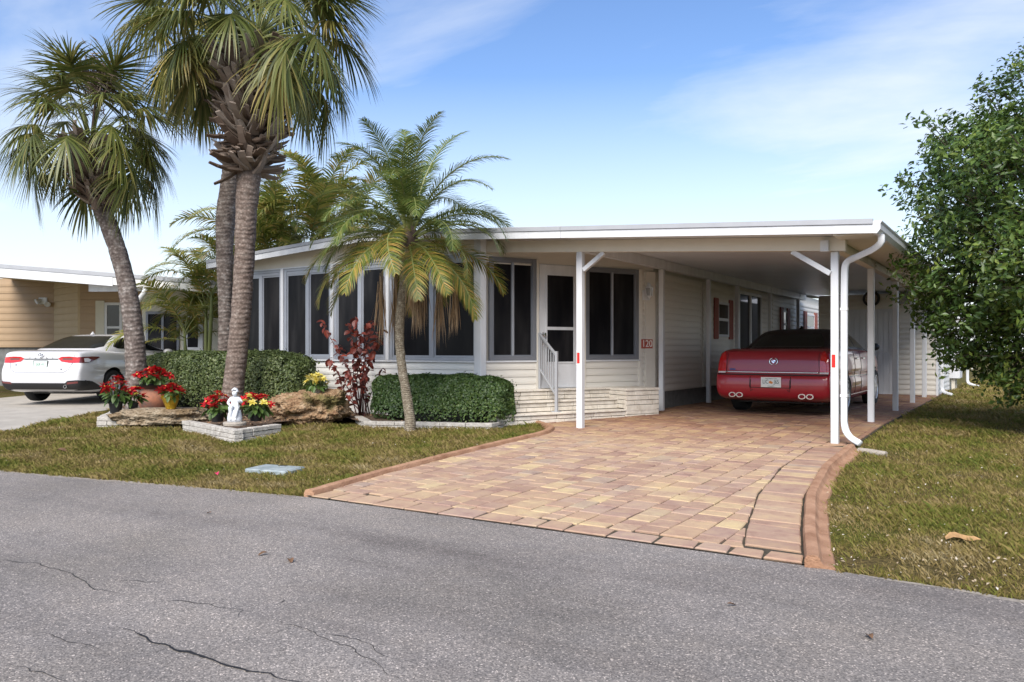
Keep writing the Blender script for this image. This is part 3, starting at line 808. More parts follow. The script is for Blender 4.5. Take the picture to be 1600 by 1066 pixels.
# ------------------------------------------------------------------ entry steps of long thin bricks
steps = thing('entry_steps', 'cream brick entry steps with a low pedestal below the front door', 'steps', fd((1.6, 0.6, 0)))
def brick_face(root, fr, s0, s1, o, z0, z1, seed, ch=0.078, lens=(0.28, 0.52), side=False):
    rr = random.Random(seed); n = max(1, round((z1 - z0) / ch)); hh = (z1 - z0) / n
    for i in range(n):
        s = s0 - (rr.random() * 0.25 if i else 0)
        while s < s1 - 0.01:
            e = min(s + rr.uniform(*lens), s1)
            if s1 - e < 0.06: e = s1
            a = max(s, s0); k = rr.uniform(-0.004, 0.006)
            if e - a > 0.02:
                m = MB(); m.box(a + 0.004, e - 0.004, o - 0.07, o + 0.006 + k, z0 + i*hh + 0.004, z0 + (i+1)*hh - 0.004)
                m.v = [fr(p) for p in m.v]
                m.build('brick', 'brick_cream', root, bevel=0.004)
            s = e
SA, SB = -0.15, 2.84
# masses behind the bricks (dark mortar)
mm_ = MB()
for o1, z1 in ((0.22, FLR - 0.012), (0.42, 0.313), (0.62, 0.147)):
    mm_.box(SA + 0.01, SB, 0.06 if o1 < 0.3 else o1 - 0.26, o1 - 0.012, -0.03, z1 - 0.02)
mm_.v = [fd(p) for p in mm_.v]; mm_.build('core', 'mortar_dark', steps)
for k, (o1, za, zb) in enumerate(((0.22, 0.33, FLR), (0.42, 0.165, 0.325), (0.62, 0.0, 0.158))):
    brick_face(steps, fd, SA, SB - 0.0, o1, za, zb - 0.028, 40 + k)
    rr = random.Random(k); s = SA                                      # treads: a cap course of bricks laid flat
    while s < SB - 0.02:
        e = min(s + rr.uniform(0.3, 0.55), SB)
        if SB - e < 0.08: e = SB
        m = MB(); m.box(s + 0.003, e - 0.003, o1 - 0.205, o1 + 0.034, zb - 0.026, zb + 0.001 + rr.uniform(-0.001, 0.001)); m.v = [fd(p) for p in m.v]
        m.build('tread', 'brick_cream', steps, bevel=0.004); s = e
# pedestal at the carport end
q0, q1 = 2.22, 2.88
pm_ = MB(); pm_.box(q0 + 0.012, q1 - 0.012, 0.10, 0.60, 0.0, 0.44); pm_.v = [fd(p) for p in pm_.v]; pm_.build('pedestal_core', 'mortar_dark', steps)
brick_face(steps, fd, q0, q1, 0.645, 0.0, 0.445, 71)
c0 = fd((q0, 0, 0)); 
f_l = wall_frame(fd((q0, 0.22, 0))[:2], fd((q0, 0.64, 0))[:2])
brick_face(steps, f_l, 0.0, 0.41, 0.006, 0.17, 0.445, 72)
f_r = wall_frame(fd((q1, 0.64, 0))[:2], fd((q1, 0.05, 0))[:2])
brick_face(steps, f_r, 0.0, 0.58, 0.006, 0.0, 0.445, 73)
for s, e in ((q0 - 0.01, q0 + 0.37), (q0 + 0.372, q1 + 0.01)):
    for a, b in ((0.06, 0.36), (0.363, 0.665)):
        m = MB(); m.box(s + 0.002, e - 0.002, a, b, 0.447, FLR + 0.002); m.v = [fd(p) for p in m.v]; m.build('cap_stone', 'brick_cream', steps, bevel=0.004)

# --- handrail
hr = thing('handrail', 'grey metal handrail beside the entry door', 'handrail', fd((sD0 + 0.02, 0.5, 0.16)))
hs = sD0 - 0.005
def fdv(o, z, ds=0.0): return fd((hs + ds, o, z))
pe = 0.53
MB().bar(fdv(0.055, FLR), fdv(0.055, 1.36), 0.035, 0.035).build('post', 'rail_grey', hr, bevel=0.003)
MB().bar(fdv(pe, 0.158), fdv(pe, 1.07), 0.042, 0.042).build('post', 'rail_grey', hr, bevel=0.003)
MB().bar(fdv(pe, 0.158), fdv(pe, 0.172), 0.11, 0.11).build('foot_plate', 'rail_grey', hr)
MB().bar(fdv(0.05, 1.335), fdv(pe - 0.02, 1.02), 0.035, 0.035).build('top_rail', 'rail_grey', hr, bevel=0.003)
MB().bar(fdv(0.05, 0.80), fdv(pe - 0.02, 0.42), 0.028, 0.028).build('bottom_rail', 'rail_grey', hr, bevel=0.003)
for k in range(1, 7):
    o = 0.05 + (pe - 0.07) * k / 7; z_b = 0.80 - 0.38 * (o - 0.05) / (pe - 0.07); z_t = 1.335 - 0.315 * (o - 0.05) / (pe - 0.07)
    MB().bar(fdv(o, z_b + 0.014), fdv(o, z_t - 0.016), 0.014, 0.014).build('baluster', 'rail_grey', hr)

# ------------------------------------------------------------------ roof of the house
roof_ = MB()
def prof_roof(x0, x1, y0, y1, lo, hi):
    xs_ = [x0] + ([-3.68] if x0 < -3.68 < x1 else []) + [x1]
    pts = [(x_, y0, eave_z(x_) + lo) for x_ in xs_] + [(x_, y0, eave_z(x_) + hi) for x_ in xs_[::-1]]
    return MB().prism(pts, (0, y1 - y0, 0))
rf = prof_roof(-7.74, -0.06, -0.52, 16.3, 0.09, 0.165).build('roof', 'roof_grey', house)
prof_roof(-7.76, -0.06, -0.55, -0.521, -0.0, 0.095).build('fascia', 'white_paint', rf)
prof_roof(-7.775, -0.06, -0.565, -0.521, 0.0985, 0.155).build('drip_edge', 'roof_edge', rf)
m = MB(); m.box(-7.765, -7.745, -0.56, 16.3, 2.625, 2.79); m.build('eave_gutter', 'white_paint', rf)
prof_roof(-7.74, -1.66, -0.518, FY - 0.035, 0.06, 0.088).build('soffit', 'cream_panel', rf)

# ------------------------------------------------------------------ side wall along the carport
XS = -0.12
fsd = wall_frame((XS, 2.76), (XS, 16))          # s = y - 2.76
def ys_(px): return at_x(px, HYP, XS).y - 2.76
wbox(fsd, 0.03, 13.2, -0.10, -0.03, -0.02, 0.36).build('block_skirting', 'block_grey', house)
sec = [(0.06, 2.27), (2.40, ys_(1148)), (ys_(1190), ys_(1202)), (ys_(1206), ys_(1245)), (ys_(1249), 13.2)]
for a, b in sec:
    p = wbox(fsd, a, b, -0.03, 0.0, 0.36, 2.42).build('siding_wall', 'cream_siding', house)
    siding(p, (XS, 2.76), (XS, 16), a, b - 0.03, 0.37, 2.42, 0.114, 'cream_siding')
    wbox(fsd, b - 0.028, b + 0.06, -0.02, 0.012, 0.36, 2.42).build('trim', 'beige_wall', house)
wbox(fsd, -0.03, 0.055, -0.03, 0.018, 0.36, 2.42).build('corner_board', 'beige_wall', house)

def shuttered(y0, y1, z0, z1, sw):
    f = rail_frame(fsd, y0, y1, z0, z1, 0.05, 0.012, 0.035).build('window', 'white_paint', house, bevel=0.003)
    zm = (z0 + z1) / 2
    wbox(fsd, y0 + 0.05, y1 - 0.05, 0.012, 0.032, zm - 0.03, zm + 0.03).build('meeting_rail', 'white_paint', f)
    for a, b in ((z0 + 0.05, zm - 0.03), (zm + 0.03, z1 - 0.05)):
        wbox(fsd, y0 + 0.05, y1 - 0.05, 0.0135, 0.021, a, b).build('pane', 'glass_dark', f)
    for a, b in ((y0 - sw - 0.005, y0 - 0.005), (y1 + 0.005, y1 + sw + 0.005)):
        sh = wbox(fsd, a, b, 0.016, 0.042, z0 - 0.05, z1 + 0.07).build('shutter', 'shutter_red', house, bevel=0.003)
        n = 3
        for i in range(n):
            c = a + (b - a) * (i + 0.5) / n
            wbox(fsd, c - (b-a)/n*0.36, c + (b-a)/n*0.36, 0.042, 0.05, z0 - 0.03, z1 + 0.05).build('plank', 'shutter_red', sh)
shuttered(ys_(1120), ys_(1137), 1.36, 2.08, 0.24)
shuttered(ys_(1222), ys_(1228), 1.40, 2.12, 0.28)
shuttered(ys_(1259), ys_(1271), 1.36, 2.12, 0.35)
# sliding side door with a small stair rail
sda, sdb = ys_(1153), ys_(1189)
f = rail_frame(fsd, sda, sdb, 0.42, 2.40, 0.07, -0.02, 0.03).build('side_door', 'white_paint', house, bevel=0.004)
mid = (sda + sdb) / 2
wbox(fsd, mid - 0.05, mid + 0.05, -0.01, 0.028, 0.49, 2.33).build('mullion', 'white_paint', f)
for a, b in ((sda + 0.07, mid - 0.05), (mid + 0.05, sdb - 0.07)):
    wbox(fsd, a, b, -0.012, -0.004, 0.49, 2.33).build('pane', 'glass_dark', f)
sr = thing('side_stair_rail', 'white stair rail at the side door behind the red car', 'handrail', (0.2, 9.6, 0.04))
for yy in (9.35, 10.0):
    MB().bar((0.38, yy, 0.04), (0.38, yy, 1.0), 0.05, 0.05).build('post', 'white_paint', sr)
MB().bar((0.38, 9.30, 1.02), (0.38, 10.05, 1.02), 0.06, 0.05).build('top_rail', 'white_paint', sr)
for k in range(5):
    MB().bar((0.38, 9.46 + k*0.11, 0.16), (0.38, 9.46 + k*0.11, 1.0), 0.02, 0.02).build('baluster', 'white_paint', sr)
MB().bar((0.38, 9.36, 0.15), (0.38, 10.0, 0.15), 0.03, 0.03).build('bottom_rail', 'white_paint', sr)

# ------------------------------------------------------------------ carport
carport = thing('carport', 'white attached carport roof on slim square posts', 'carport', (1.7, 5, 0))
XE = 3.80
CYE = 13.0
cr_ = prof_roof(-0.055, XE, -0.52, CYE, 0.045, 0.15).build('roof', 'roof_grey', carport)
prof_roof(-0.055, XE + 0.005, -0.55, -0.521, -0.0, 0.095).build('fascia', 'white_paint', cr_)
prof_roof(-0.055, XE + 0.012, -0.565, -0.521, 0.0985, 0.155).build('drip_edge', 'roof_edge', cr_)
yy = -0.515                                        # ceiling of wide metal pans
while yy < CYE - 0.1:
    prof_roof(-0.10, XE - 0.02, yy + 0.003, min(yy + 0.30, CYE) - 0.003, 0.022, 0.043).build('ceiling_panel', 'ceiling_white', cr_)
    yy += 0.30
# beams
prof_roof(XW1 + 0.02, 3.46, -0.145, -0.045, -0.145, 0.018).build('front_beam', 'cream_panel', carport)
eb0 = eave_z(0.0); eb3 = eave_z(3.33)
MB().box(-0.05, 0.05, -0.043, CYE, eb0 - 0.135, eb0 + 0.014).build('house_side_beam', 'white_paint', carport)
MB().box(3.28, 3.38, -0.043, CYE, eb3 - 0.125, eb3 + 0.016).build('outer_beam', 'cream_panel', carport)
# gutter along the low side
gu = MB(); gp_ = [(XE + 0.006, 0.0), (XE + 0.05, -0.005), (XE + 0.085, 0.04), (XE + 0.085, 0.10), (XE + 0.10, 0.12), (XE + 0.10, 0.13), (XE + 0.006, 0.13)]
ez = eave_z(XE)
gu.prism([(a, -0.55, ez + b) for a, b in gp_], (0, CYE + 0.55, 0)); gu.build('gutter', 'white_paint', carport)
MB().box(3.40, XE, -0.50, CYE, ez - 0.0 + 0.004, ez + 0.018).build('soffit', 'cream_panel', carport)
# posts
lp = [0.0, 2.80, 5.15, 6.96, 9.49, 12.3]
rp = [0.0, 2.47, 4.95, 7.31, 9.40, 11.6]
for i, y_ in enumerate(lp):
    if i == 0: MB().box(-0.045, 0.045, y_ - 0.14, y_ - 0.05, gz(y_), eb0 + 0.0 - 0.145).build('post', 'white_paint', carport, bevel=0.006)
    else: MB().box(-0.04, 0.04, y_ - 0.04, y_ + 0.04, gz(y_), eb0 - 0.137).build('post', 'white_paint', carport, bevel=0.006)
for i, y_ in enumerate(rp):
    yo = -0.045 if i == 0 else 0.0
    top = eb3 - 0.127 if i else eave_z(3.33) - 0.147
    MB().box(3.288, 3.372, y_ - 0.042 + yo, y_ + 0.042 + yo, gz(y_) - 0.02, top).build('post', 'white_paint', carport, bevel=0.006)
# screw plates at the post heads
for y_ in lp[1:]:
    MB().box(0.051, 0.06, y_ - 0.03, y_ + 0.03, eb0 - 0.12, eb0 + 0.005).build('bracket', 'white_paint', carport)
for y_ in rp[1:]:
    b_ = MB().box(3.381, 3.392, y_ - 0.03, y_ + 0.03, eb3 - 0.12, eb3 + 0.005).build('bracket', 'cream_panel', carport)
    for k in range(3):
        MB().box(3.3925, 3.397, y_ - 0.012, y_ + 0.012, eb3 - 0.10 + k*0.04, eb3 - 0.08 + k*0.04).build('screw', 'black_iron', b_)
# braces
MB().bar((0.05, -0.095, 2.20), (0.37, -0.095, eave_z(0.37) - 0.15), 0.06, 0.06, up=(0, 1, 0)).build('brace', 'white_paint', carport, bevel=0.004)
MB().bar((3.29, -0.095, 1.98), (2.86, -0.095, eave_z(2.86) - 0.15), 0.06, 0.06, up=(0, 1, 0)).build('brace', 'white_paint', carport, bevel=0.004)
MB().box(3.20, 3.29, -0.215, -0.146, eave_z(3.25) - 0.16, eave_z(3.25) - 0.03).build('beam_cap', 'white_paint', carport, bevel=0.004)
# reflectors
for px_, pz, cx_ in ((912, 0.98, -0.005), (1304, 0.965, 3.325)):
    MB().box(cx_ - 0.028, cx_ + 0.024, (-0.1435 if px_ == 912 else -0.0905), (-0.1405 if px_ == 912 else -0.0875), pz - 0.10, pz + 0.10).build('reflector_backing', 'letter_white', carport)
    MB().box(cx_ - 0.022, cx_ + 0.018, (-0.147 if px_ == 912 else -0.094), (-0.1437 if px_ == 912 else -0.0907), pz - 0.075, pz + 0.075).build('reflector', 'reflector_red', carport)
# downspout at the front corner
def downspout(name, label, path, n=8, w=0.05):
    root = thing(name, label, 'downspout', path[-1])
    pts = [Vector(p) for p in path]
    for _ in range(2):
        pts = [pts[0]] + [q for a, b in zip(pts[:-1], pts[1:]) for q in (a.lerp(b, 0.25), a.lerp(b, 0.75))] + [pts[-1]]
    MB().tube(pts, w, 4, sq=(0, 1, 0)).build('pipe', 'white_paint', root, bevel=0.008, smooth=45)
    for z_ in (0.55, 1.55):
        q = min(pts, key=lambda p: abs(p.z - z_) + 9*(p.z > path[0][2] - 0.45)) ; c_ = Vector(path[5] if len(path) > 8 else path[3]); k_ = w*0.78
        MB().box(c_.x - k_, c_.x + k_, c_.y - k_, c_.y + k_, z_, z_ + 0.03).build('strap', 'skirt_white', root)
    return root
downspout('downspout', 'white downspout curving down beside the front carport post', [(3.86, -0.30, ez + 0.01), (3.86, -0.30, ez - 0.11), (3.56, -0.09, ez - 0.20), (3.445, -0.05, ez - 0.24), (3.43, -0.045, ez - 0.42), (3.43, -0.045, 0.40), (3.43, -0.045, 0.19), (3.50, -0.09, 0.085), (3.62, -0.15, 0.03)], w=0.05)

# ------------------------------------------------------------------ shed closing the carport
SYF = at_z(1380, 617, 0.04).y
print('shed y', SYF)
shed = thing('storage_shed', 'cream sided storage shed with white double doors at the end of the carport', 'shed', (2.4, SYF + 1, 0.04))
sx0 = at_y(1279, HYP, SYF).x; sx1 = 3.50
fsh = wall_frame((0, SYF), (1, SYF))
MB().box(sx0 + 0.01, sx1 - 0.005, SYF + 0.02, SYF + 4.2, 0.0, 2.40).build('wall', 'cream_siding', shed)
d0, d1 = at_y(1326, HYP, SYF).x, at_y(1398, HYP, SYF).x
dtop = at_y(1360, 487, SYF).z
for a, b, z0, z1 in ((sx0, d0 - 0.05, 0.06, 2.38), (d1 + 0.05, sx1, 0.06, 2.38), (d0 - 0.05, d1 + 0.05, dtop + 0.05, 2.38)):
    p = wbox(fsh, a, b, -0.02, -0.001, z0, z1).build('siding_wall', 'cream_siding', shed)
    siding(p, (0, SYF), (1, SYF), a + 0.002, b - 0.002, z0, z1, 0.115, 'cream_siding')
rail_frame(fsh, d0 - 0.05, d1 + 0.05, 0.03, dtop + 0.05, 0.05, -0.02, 0.03).build('door_frame', 'white_paint', shed)
dm = (d0 + d1) / 2
for a, b in ((d0, dm - 0.004), (dm + 0.004, d1)):
    do = wbox(fsh, a, b, -0.02, 0.0, 0.05, dtop).build('door', 'white_paint', shed)
    for i in range(4):
        c = a + (b - a) * (i + 0.5) / 4; hw = (b-a)/8 - 0.006
        for z0, z1 in ((0.06, 1.0), (1.02, dtop - 0.01)):
            wbox(fsh, c - hw, c + hw, 0.0005, 0.013, z0, z1).build('panel', 'white_paint', do, bevel=0.004)
# right flank of the shed, its sunlight put in as whiter siding
fsr = wall_frame((sx1, SYF), (sx1, SYF + 5)); 
p = wbox(fsr, 0.06, 3.2, -0.02, 0.0, 0.06, 2.35).build('siding_wall', 'white_siding', shed)
siding(p, (sx1, SYF), (sx1, SYF + 5), 0.08, 3.2, 0.06, 2.35, 0.115, 'white_siding')
wbox(fsr, -0.025, 0.075, -0.02, 0.022, 0.04, 2.36).build('corner_board', 'white_paint', shed)
vt = at_y(1412, 468, SYF)
rail_frame(fsh, vt.x - 0.12, vt.x + 0.12, vt.z - 0.10, vt.z + 0.10, 0.02, 0.018, 0.03).build('vent', 'aluminium', shed)
for i in range(5): wbox(fsh, vt.x - 0.10, vt.x + 0.10, 0.014, 0.026, vt.z - 0.08 + i*0.034, vt.z - 0.06 + i*0.034).build('vent_slat', 'aluminium', shed)
wc = at_y(1362, 467, SYF)
ck = thing('wall_clock', 'round dark wall clock above the shed doors', 'clock', (wc.x, SYF - 0.03, wc.z))
MB().lathe([(0.13, -0.02), (0.14, -0.05), (0.165, -0.055), (0.185, -0.045), (0.19, -0.02), (0.13, -0.02)], 28, axis='y').build('rim', 'black_iron', ck, world=False, smooth=40)
MB().lathe([(0.0, -0.028), (0.135, -0.028), (0.135, -0.02)], 28, axis='y').build('face', 'clock_face', ck, world=False)
for k in range(12):
    a = k * math.pi/6; MB().bar((0.105*math.cos(a), -0.031, 0.105*math.sin(a)), (0.125*math.cos(a), -0.031, 0.125*math.sin(a)), 0.008, 0.004).build('hour_mark', 'letter_white', ck, world=False)
MB().bar((0, -0.035, 0), (0.05, -0.035, 0.05), 0.010, 0.004).build('hand', 'black_iron', ck, world=False)
MB().bar((0, -0.038, 0), (-0.07, -0.038, 0.06), 0.008, 0.004).build('hand', 'black_iron', ck, world=False)
ub = thing('utility_cabinet', 'white utility cabinet on the shed wall beside the lawn', 'cabinet', (sx1 + 0.1, SYF + 3.6, 0.04))
MB().box(sx1 - 0.1, sx1 + 0.24, SYF + 3.35, SYF + 4.25, 0.34, 2.2).build('box', 'white_paint', ub, bevel=0.01)
MB().box(sx1 + 0.04, sx1 + 0.12, SYF + 3.45, SYF + 3.55, 0.02, 0.34).build('leg', 'cream_panel', ub)
MB().box(sx1 + 0.04, sx1 + 0.12, SYF + 4.05, SYF + 4.15, 0.02, 0.34).build('leg', 'cream_panel', ub)
downspout('downspout', 'white downspout at the corner of the storage shed', [(3.86, SYF + 0.3, ez), (3.86, SYF + 0.3, ez - 0.1), (3.60, SYF + 0.3, ez - 0.3), (3.58, SYF + 0.3, 0.30), (3.58, SYF + 0.3, 0.16), (3.66, SYF + 0.2, 0.10), (3.80, SYF + 0.1, 0.07)])
downspout('downspout', 'white downspout past the utility cabinet behind the shed', [(3.86, SYF + 5.2, 2.3), (3.80, SYF + 5.2, 0.30), (3.82, SYF + 5.2, 0.16), (3.95, SYF + 5.1, 0.10), (4.10, SYF + 5.0, 0.07)])

# ------------------------------------------------------------------ cars
mat('paint_red', (0.31, 0.007, 0.018), 0.35, metal=0.0, coat=0.8)
mat('paint_white', (0.64, 0.64, 0.655), 0.30, coat=1.0)
mat('vinyl_dark', (0.016, 0.010, 0.011), 0.5, bump=0.1, bscale=200)
mat('car_glass', (0.006, 0.008, 0.008), 0.04, spec=0.6)
mat('car_black', (0.014, 0.014, 0.015), 0.55)
mat('tyre', (0.016, 0.016, 0.017), 0.85, var=0.2, scale=30)
mat('rim_silver', (0.55, 0.56, 0.58), 0.3, metal=0.8)
mat('lamp_red', (0.50, 0.008, 0.010), 0.12, coat=1.0)
mat('lamp_clear', (0.72, 0.70, 0.70), 0.1, coat=1.0)
mat('lamp_smoke', (0.14, 0.03, 0.03), 0.1, coat=1.0)
mat('plate_white', (0.70, 0.72, 0.70), 0.5)
mat('plate_green', (0.42, 0.55, 0.48), 0.5, c2=(0.62, 0.70, 0.64), scale=30)
mat('letter_green', (0.012, 0.06, 0.045), 0.5)
mat('orange_mark', (0.62, 0.22, 0.04), 0.5)
mat('badge_blue', (0.03, 0.05, 0.20), 0.4)

def eval_mesh(o):
    dg = bpy.context.evaluated_depsgraph_get(); dg.update()
    return bpy.data.meshes.new_from_object(o.evaluated_get(dg))

class Car:
    """lofted body, greenhouse and surface pieces laid onto it by ray casting; local frame: x right, y forward from the rear bumper"""
    def __init__(s, root, prof, w, core, roof, paint, roofmat, wheels, wr, taper, tumble=0.10):
        s.root, s.w = root, w
        rings = [(0, 1), (.3, 1), (.58, 1), (.76, .997), (.86, .988), (.925, .972), (.965, .945), (.99, .90), (1.0, .82), (1.004, .6), (1.002, .35), (.995, .1)]
        def pt(p, k, sg):
            fx, sc_ = k; cy_ = min(max(p[0], core[0]), core[1]); cz = core[2]
            y_ = cy_ + (p[0] - cy_) * sc_; z_ = cz + (p[1] - cz) * sc_
            tp = 1 - taper[0] * max(0, (0.9 - y_) / 0.9) ** 2 - taper[1] * max(0, (y_ - (core[2+1] - 1.0)) / 1.0) ** 2
            tz = 1 - tumble * max(0, (z_ - 0.72) / 0.4) ** 1.3 - 0.12 * max(0, (0.42 - z_) / 0.3) ** 1.5
            return Vector((sg * fx * w * tp * tz, y_, z_))
        m = MB(); n = len(prof); cols = [(k, -1) for k in rings[:0:-1]] + [(k, 1) for k in rings]
        vs_ = [pt(p, k, sg) for k, sg in cols for p in prof]
        fs_ = [(c*n + i, c*n + (i+1) % n, (c+1)*n + (i+1) % n, (c+1)*n + i) for c in range(len(cols)-1) for i in range(n)]
        fs_ += [tuple(range(n)), tuple(range((len(cols)-1)*n, len(cols)*n))[::-1]]
        m.add(vs_, fs_)
        me = m.mesh('body', paint, smooth=True)
        tmp = link('body', me); md = tmp.modifiers.new('s', 'SUBSURF'); md.levels = 2; md.render_levels = 2
        cut = MB()
        for wy in wheels:
            for sg in (-1, 1):
                cut.lathe([(0.0, sg*(w - 0.27)), (wr + 0.055, sg*(w - 0.27)), (wr + 0.055, sg*(w + 0.2)), (0.0, sg*(w + 0.2))], 40, c=(0, wy, wr), axis='x')
        cme = cut.mesh('cut', 'car_black')
        bmc = bmesh.new(); bmc.from_mesh(cme); bmesh.ops.remove_doubles(bmc, verts=bmc.verts, dist=1e-5); bmesh.ops.recalc_face_normals(bmc, faces=bmc.faces); bmc.to_mesh(cme); bmc.free()
        co = link('cut', cme)
        bo = tmp.modifiers.new('b', 'BOOLEAN'); bo.operation = 'DIFFERENCE'; bo.object = co; bo.solver = 'EXACT'; bo.material_mode = 'TRANSFER'
        final = eval_mesh(tmp); final.name = 'body'
        bpy.data.objects.remove(tmp); bpy.data.objects.remove(co)
        final.set_sharp_from_angle(angle=R(42))
        s.body = link('body', final, root)
        # greenhouse
        g = MB(); N_ = 56; vs_ = []; 
        for (z_, y0, y1, hw, e) in roof:
            for k in range(N_):
                a = 2*math.pi*k/N_; ca, sa = math.cos(a), math.sin(a)
                x_ = hw * math.copysign(abs(ca) ** (2/e), ca); yy_ = (y0+y1)/2 + (y1-y0)/2 * math.copysign(abs(sa) ** (2/e), sa)
                vs_.append(Vector((x_, yy_, z_ + 0.0)))
        nl = len(roof)
        g.add(vs_, [(l*N_ + k, l*N_ + (k+1) % N_, (l+1)*N_ + (k+1) % N_, (l+1)*N_ + k) for l in range(nl-1) for k in range(N_)] + [tuple(range((nl-1)*N_, nl*N_))])
        gme = g.mesh('cabin', roofmat, smooth=True)
        tmp = link('cabin', gme); md = tmp.modifiers.new('s', 'SUBSURF'); md.levels = 1; md.render_levels = 1
        gf = eval_mesh(tmp); gf.name = 'cabin'; bpy.data.objects.remove(tmp)
        s.cabin = link('cabin', gf, root)
        vv, pp = [], []
        for o in (s.body, s.cabin):
            off = len(vv); vv += [v.co.copy() for v in o.data.vertices]; pp += [tuple(i + off for i in p.vertices) for p in o.data.polygons]
        s.bvh = BVHTree.FromPolygons(vv, pp)
    def lay(s, name, poly, az, material, off=0.004, parent=None, res=0.03, elev=0.0, origin=(0, 2.4, 0), label=None, thick=0.0):
        """polygon in the plane seen from azimuth az (0 = from behind, 90 = from the right), dropped on the body; u to the viewer's right, v up"""
        a = R(az); d = Vector((-math.sin(a), math.cos(a), 0)); u = Vector((math.cos(a), math.sin(a), 0))
        org = Vector(origin)
        n = len(poly); pts = []
        for i in range(n):
            p, q = Vector(poly[i]), Vector(poly[(i+1) % n]); k = max(1, int((q-p).length / res))
            pts += [p.lerp(q, j/k) for j in range(k)]
        nb = len(pts)
        us = [p.x for p in pts]; vs_ = [p.y for p in pts]
        px_ = np.arange(min(us), max(us), res) + res/2; pz_ = np.arange(min(vs_), max(vs_), res) + res/2
        XX, ZZ = np.meshgrid(px_, pz_); X1, Z1 = XX.ravel(), ZZ.ravel()
        ins = pip(X1, Z1, [(p.x, p.y) for p in pts])
        for a_, b_ in zip(X1[ins], Z1[ins]):
            if min((Vector((a_, b_)) - p).length for p in pts) > res * 0.4: pts.append(Vector((a_, b_)))
        r = delaunay_2d_cdt([p.to_2d() if len(p) > 2 else p for p in pts], [(i, (i+1) % nb) for i in range(nb)], [tuple(range(nb))], 1, 1e-6)
        v2, _, tris = r[0], r[1], r[2]
        out = []; last = None
        for p in v2:
            o = org + u * p.x + Vector((0, 0, p.y)) - d * 6
            hit = s.bvh.ray_cast(o, d)
            if hit[0] is None:
                near = s.bvh.find_nearest(o + d * 6 - d * 2)
                hit = near
            nn = hit[1]; nn = nn if nn.dot(d) < 0 else -nn
            out.append(hit[0] + nn * off)
        m = MB(); m.add(out, [tuple(t) for t in tris])
        if thick:
            pass
        o = m.build(name, material, parent or s.root, world=False, smooth=True)
        # make it face outward
        if o.data.polygons and sum(p.normal.dot(d) * p.area for p in o.data.polygons) > 0: o.data.flip_normals()
        if label: tag(o, label)
        return o
    def hit(s, u_, v_, az=0, origin=(0, 2.4, 0), off=0.0):
        a = R(az); d = Vector((-math.sin(a), math.cos(a), 0)); u = Vector((math.cos(a), math.sin(a), 0))
        h = s.bvh.ray_cast(Vector(origin) + u*u_ + Vector((0, 0, v_)) - d*6, d); return h[0] - d * off
    def line(s, name, pts, az, material, w=0.008, off=0.003, origin=(0, 2.4, 0), parent=None):
        """thin seam or trim following the body"""
        pp = []
        for a, b in zip(pts[:-1], pts[1:]):
            a, b = Vector(a), Vector(b); k = max(1, int((b-a).length/0.04)); pp += [a.lerp(b, i/k) for i in range(k)]
        pp.append(Vector(pts[-1]))
        path = [s.hit(p.x, p.y, az, origin, off) for p in pp]
        return MB().tube(path, w/2, 5).build(name, material, parent or s.root, world=False, smooth=True)
    def wheel(s, x, y, r, wd, spokes=10, sg=1, rimmat='rim_silver', rr=0.70):
        wh = MB().lathe([(r*rr, -wd/2), (r*0.93, -wd/2), (r*0.985, -wd*0.40), (r, -wd*0.2), (r, wd*0.2), (r*0.985, wd*0.40), (r*0.93, wd/2), (r*rr, wd/2), (r*(rr-.03), wd*0.3), (r*(rr-.03), -wd*0.3), (r*rr, -wd/2)], 36, axis='x')
        o = wh.build('wheel', 'tyre', s.root, world=False, smooth=35); o.location = (x, y, r)
        rim = MB().lathe([(r*rr*1.0, wd*0.46*sg), (r*rr*0.92, wd*0.48*sg), (r*rr*0.90, wd*0.36*sg), (r*rr*0.88, wd*0.1*sg), (0.0, wd*0.1*sg)], 30, axis='x')
        ro = rim.build('rim', 'car_black' if spokes else rimmat, o, world=False, smooth=35)
        lip = MB().lathe([(r*rr*1.01, wd*0.47*sg), (r*rr*0.96, wd*0.51*sg), (r*rr*0.89, wd*0.485*sg), (r*rr*0.88, wd*0.40*sg)], 30, axis='x').build('rim_edge', rimmat, o, world=False, smooth=True)
        for k in range(spokes):
            a = 2*math.pi*(k + .25)/spokes
            sp_ = MB().bar((wd*0.44*sg, 0.03*math.cos(a), 0.03*math.sin(a)), (wd*0.42*sg, r*rr*0.93*math.cos(a), r*rr*0.93*math.sin(a)), r*0.15, 0.018, up=(1, 0, 0))
            sp_.build('spoke', rimmat, o, world=False, bevel=0.003)
        MB().lathe([(0.055, wd*0.30*sg), (0.055, wd*0.46*sg), (0.03, wd*0.49*sg), (0.0, wd*0.49*sg)], 16, axis='x').build('hub_cap', rimmat, o, world=False, smooth=40)

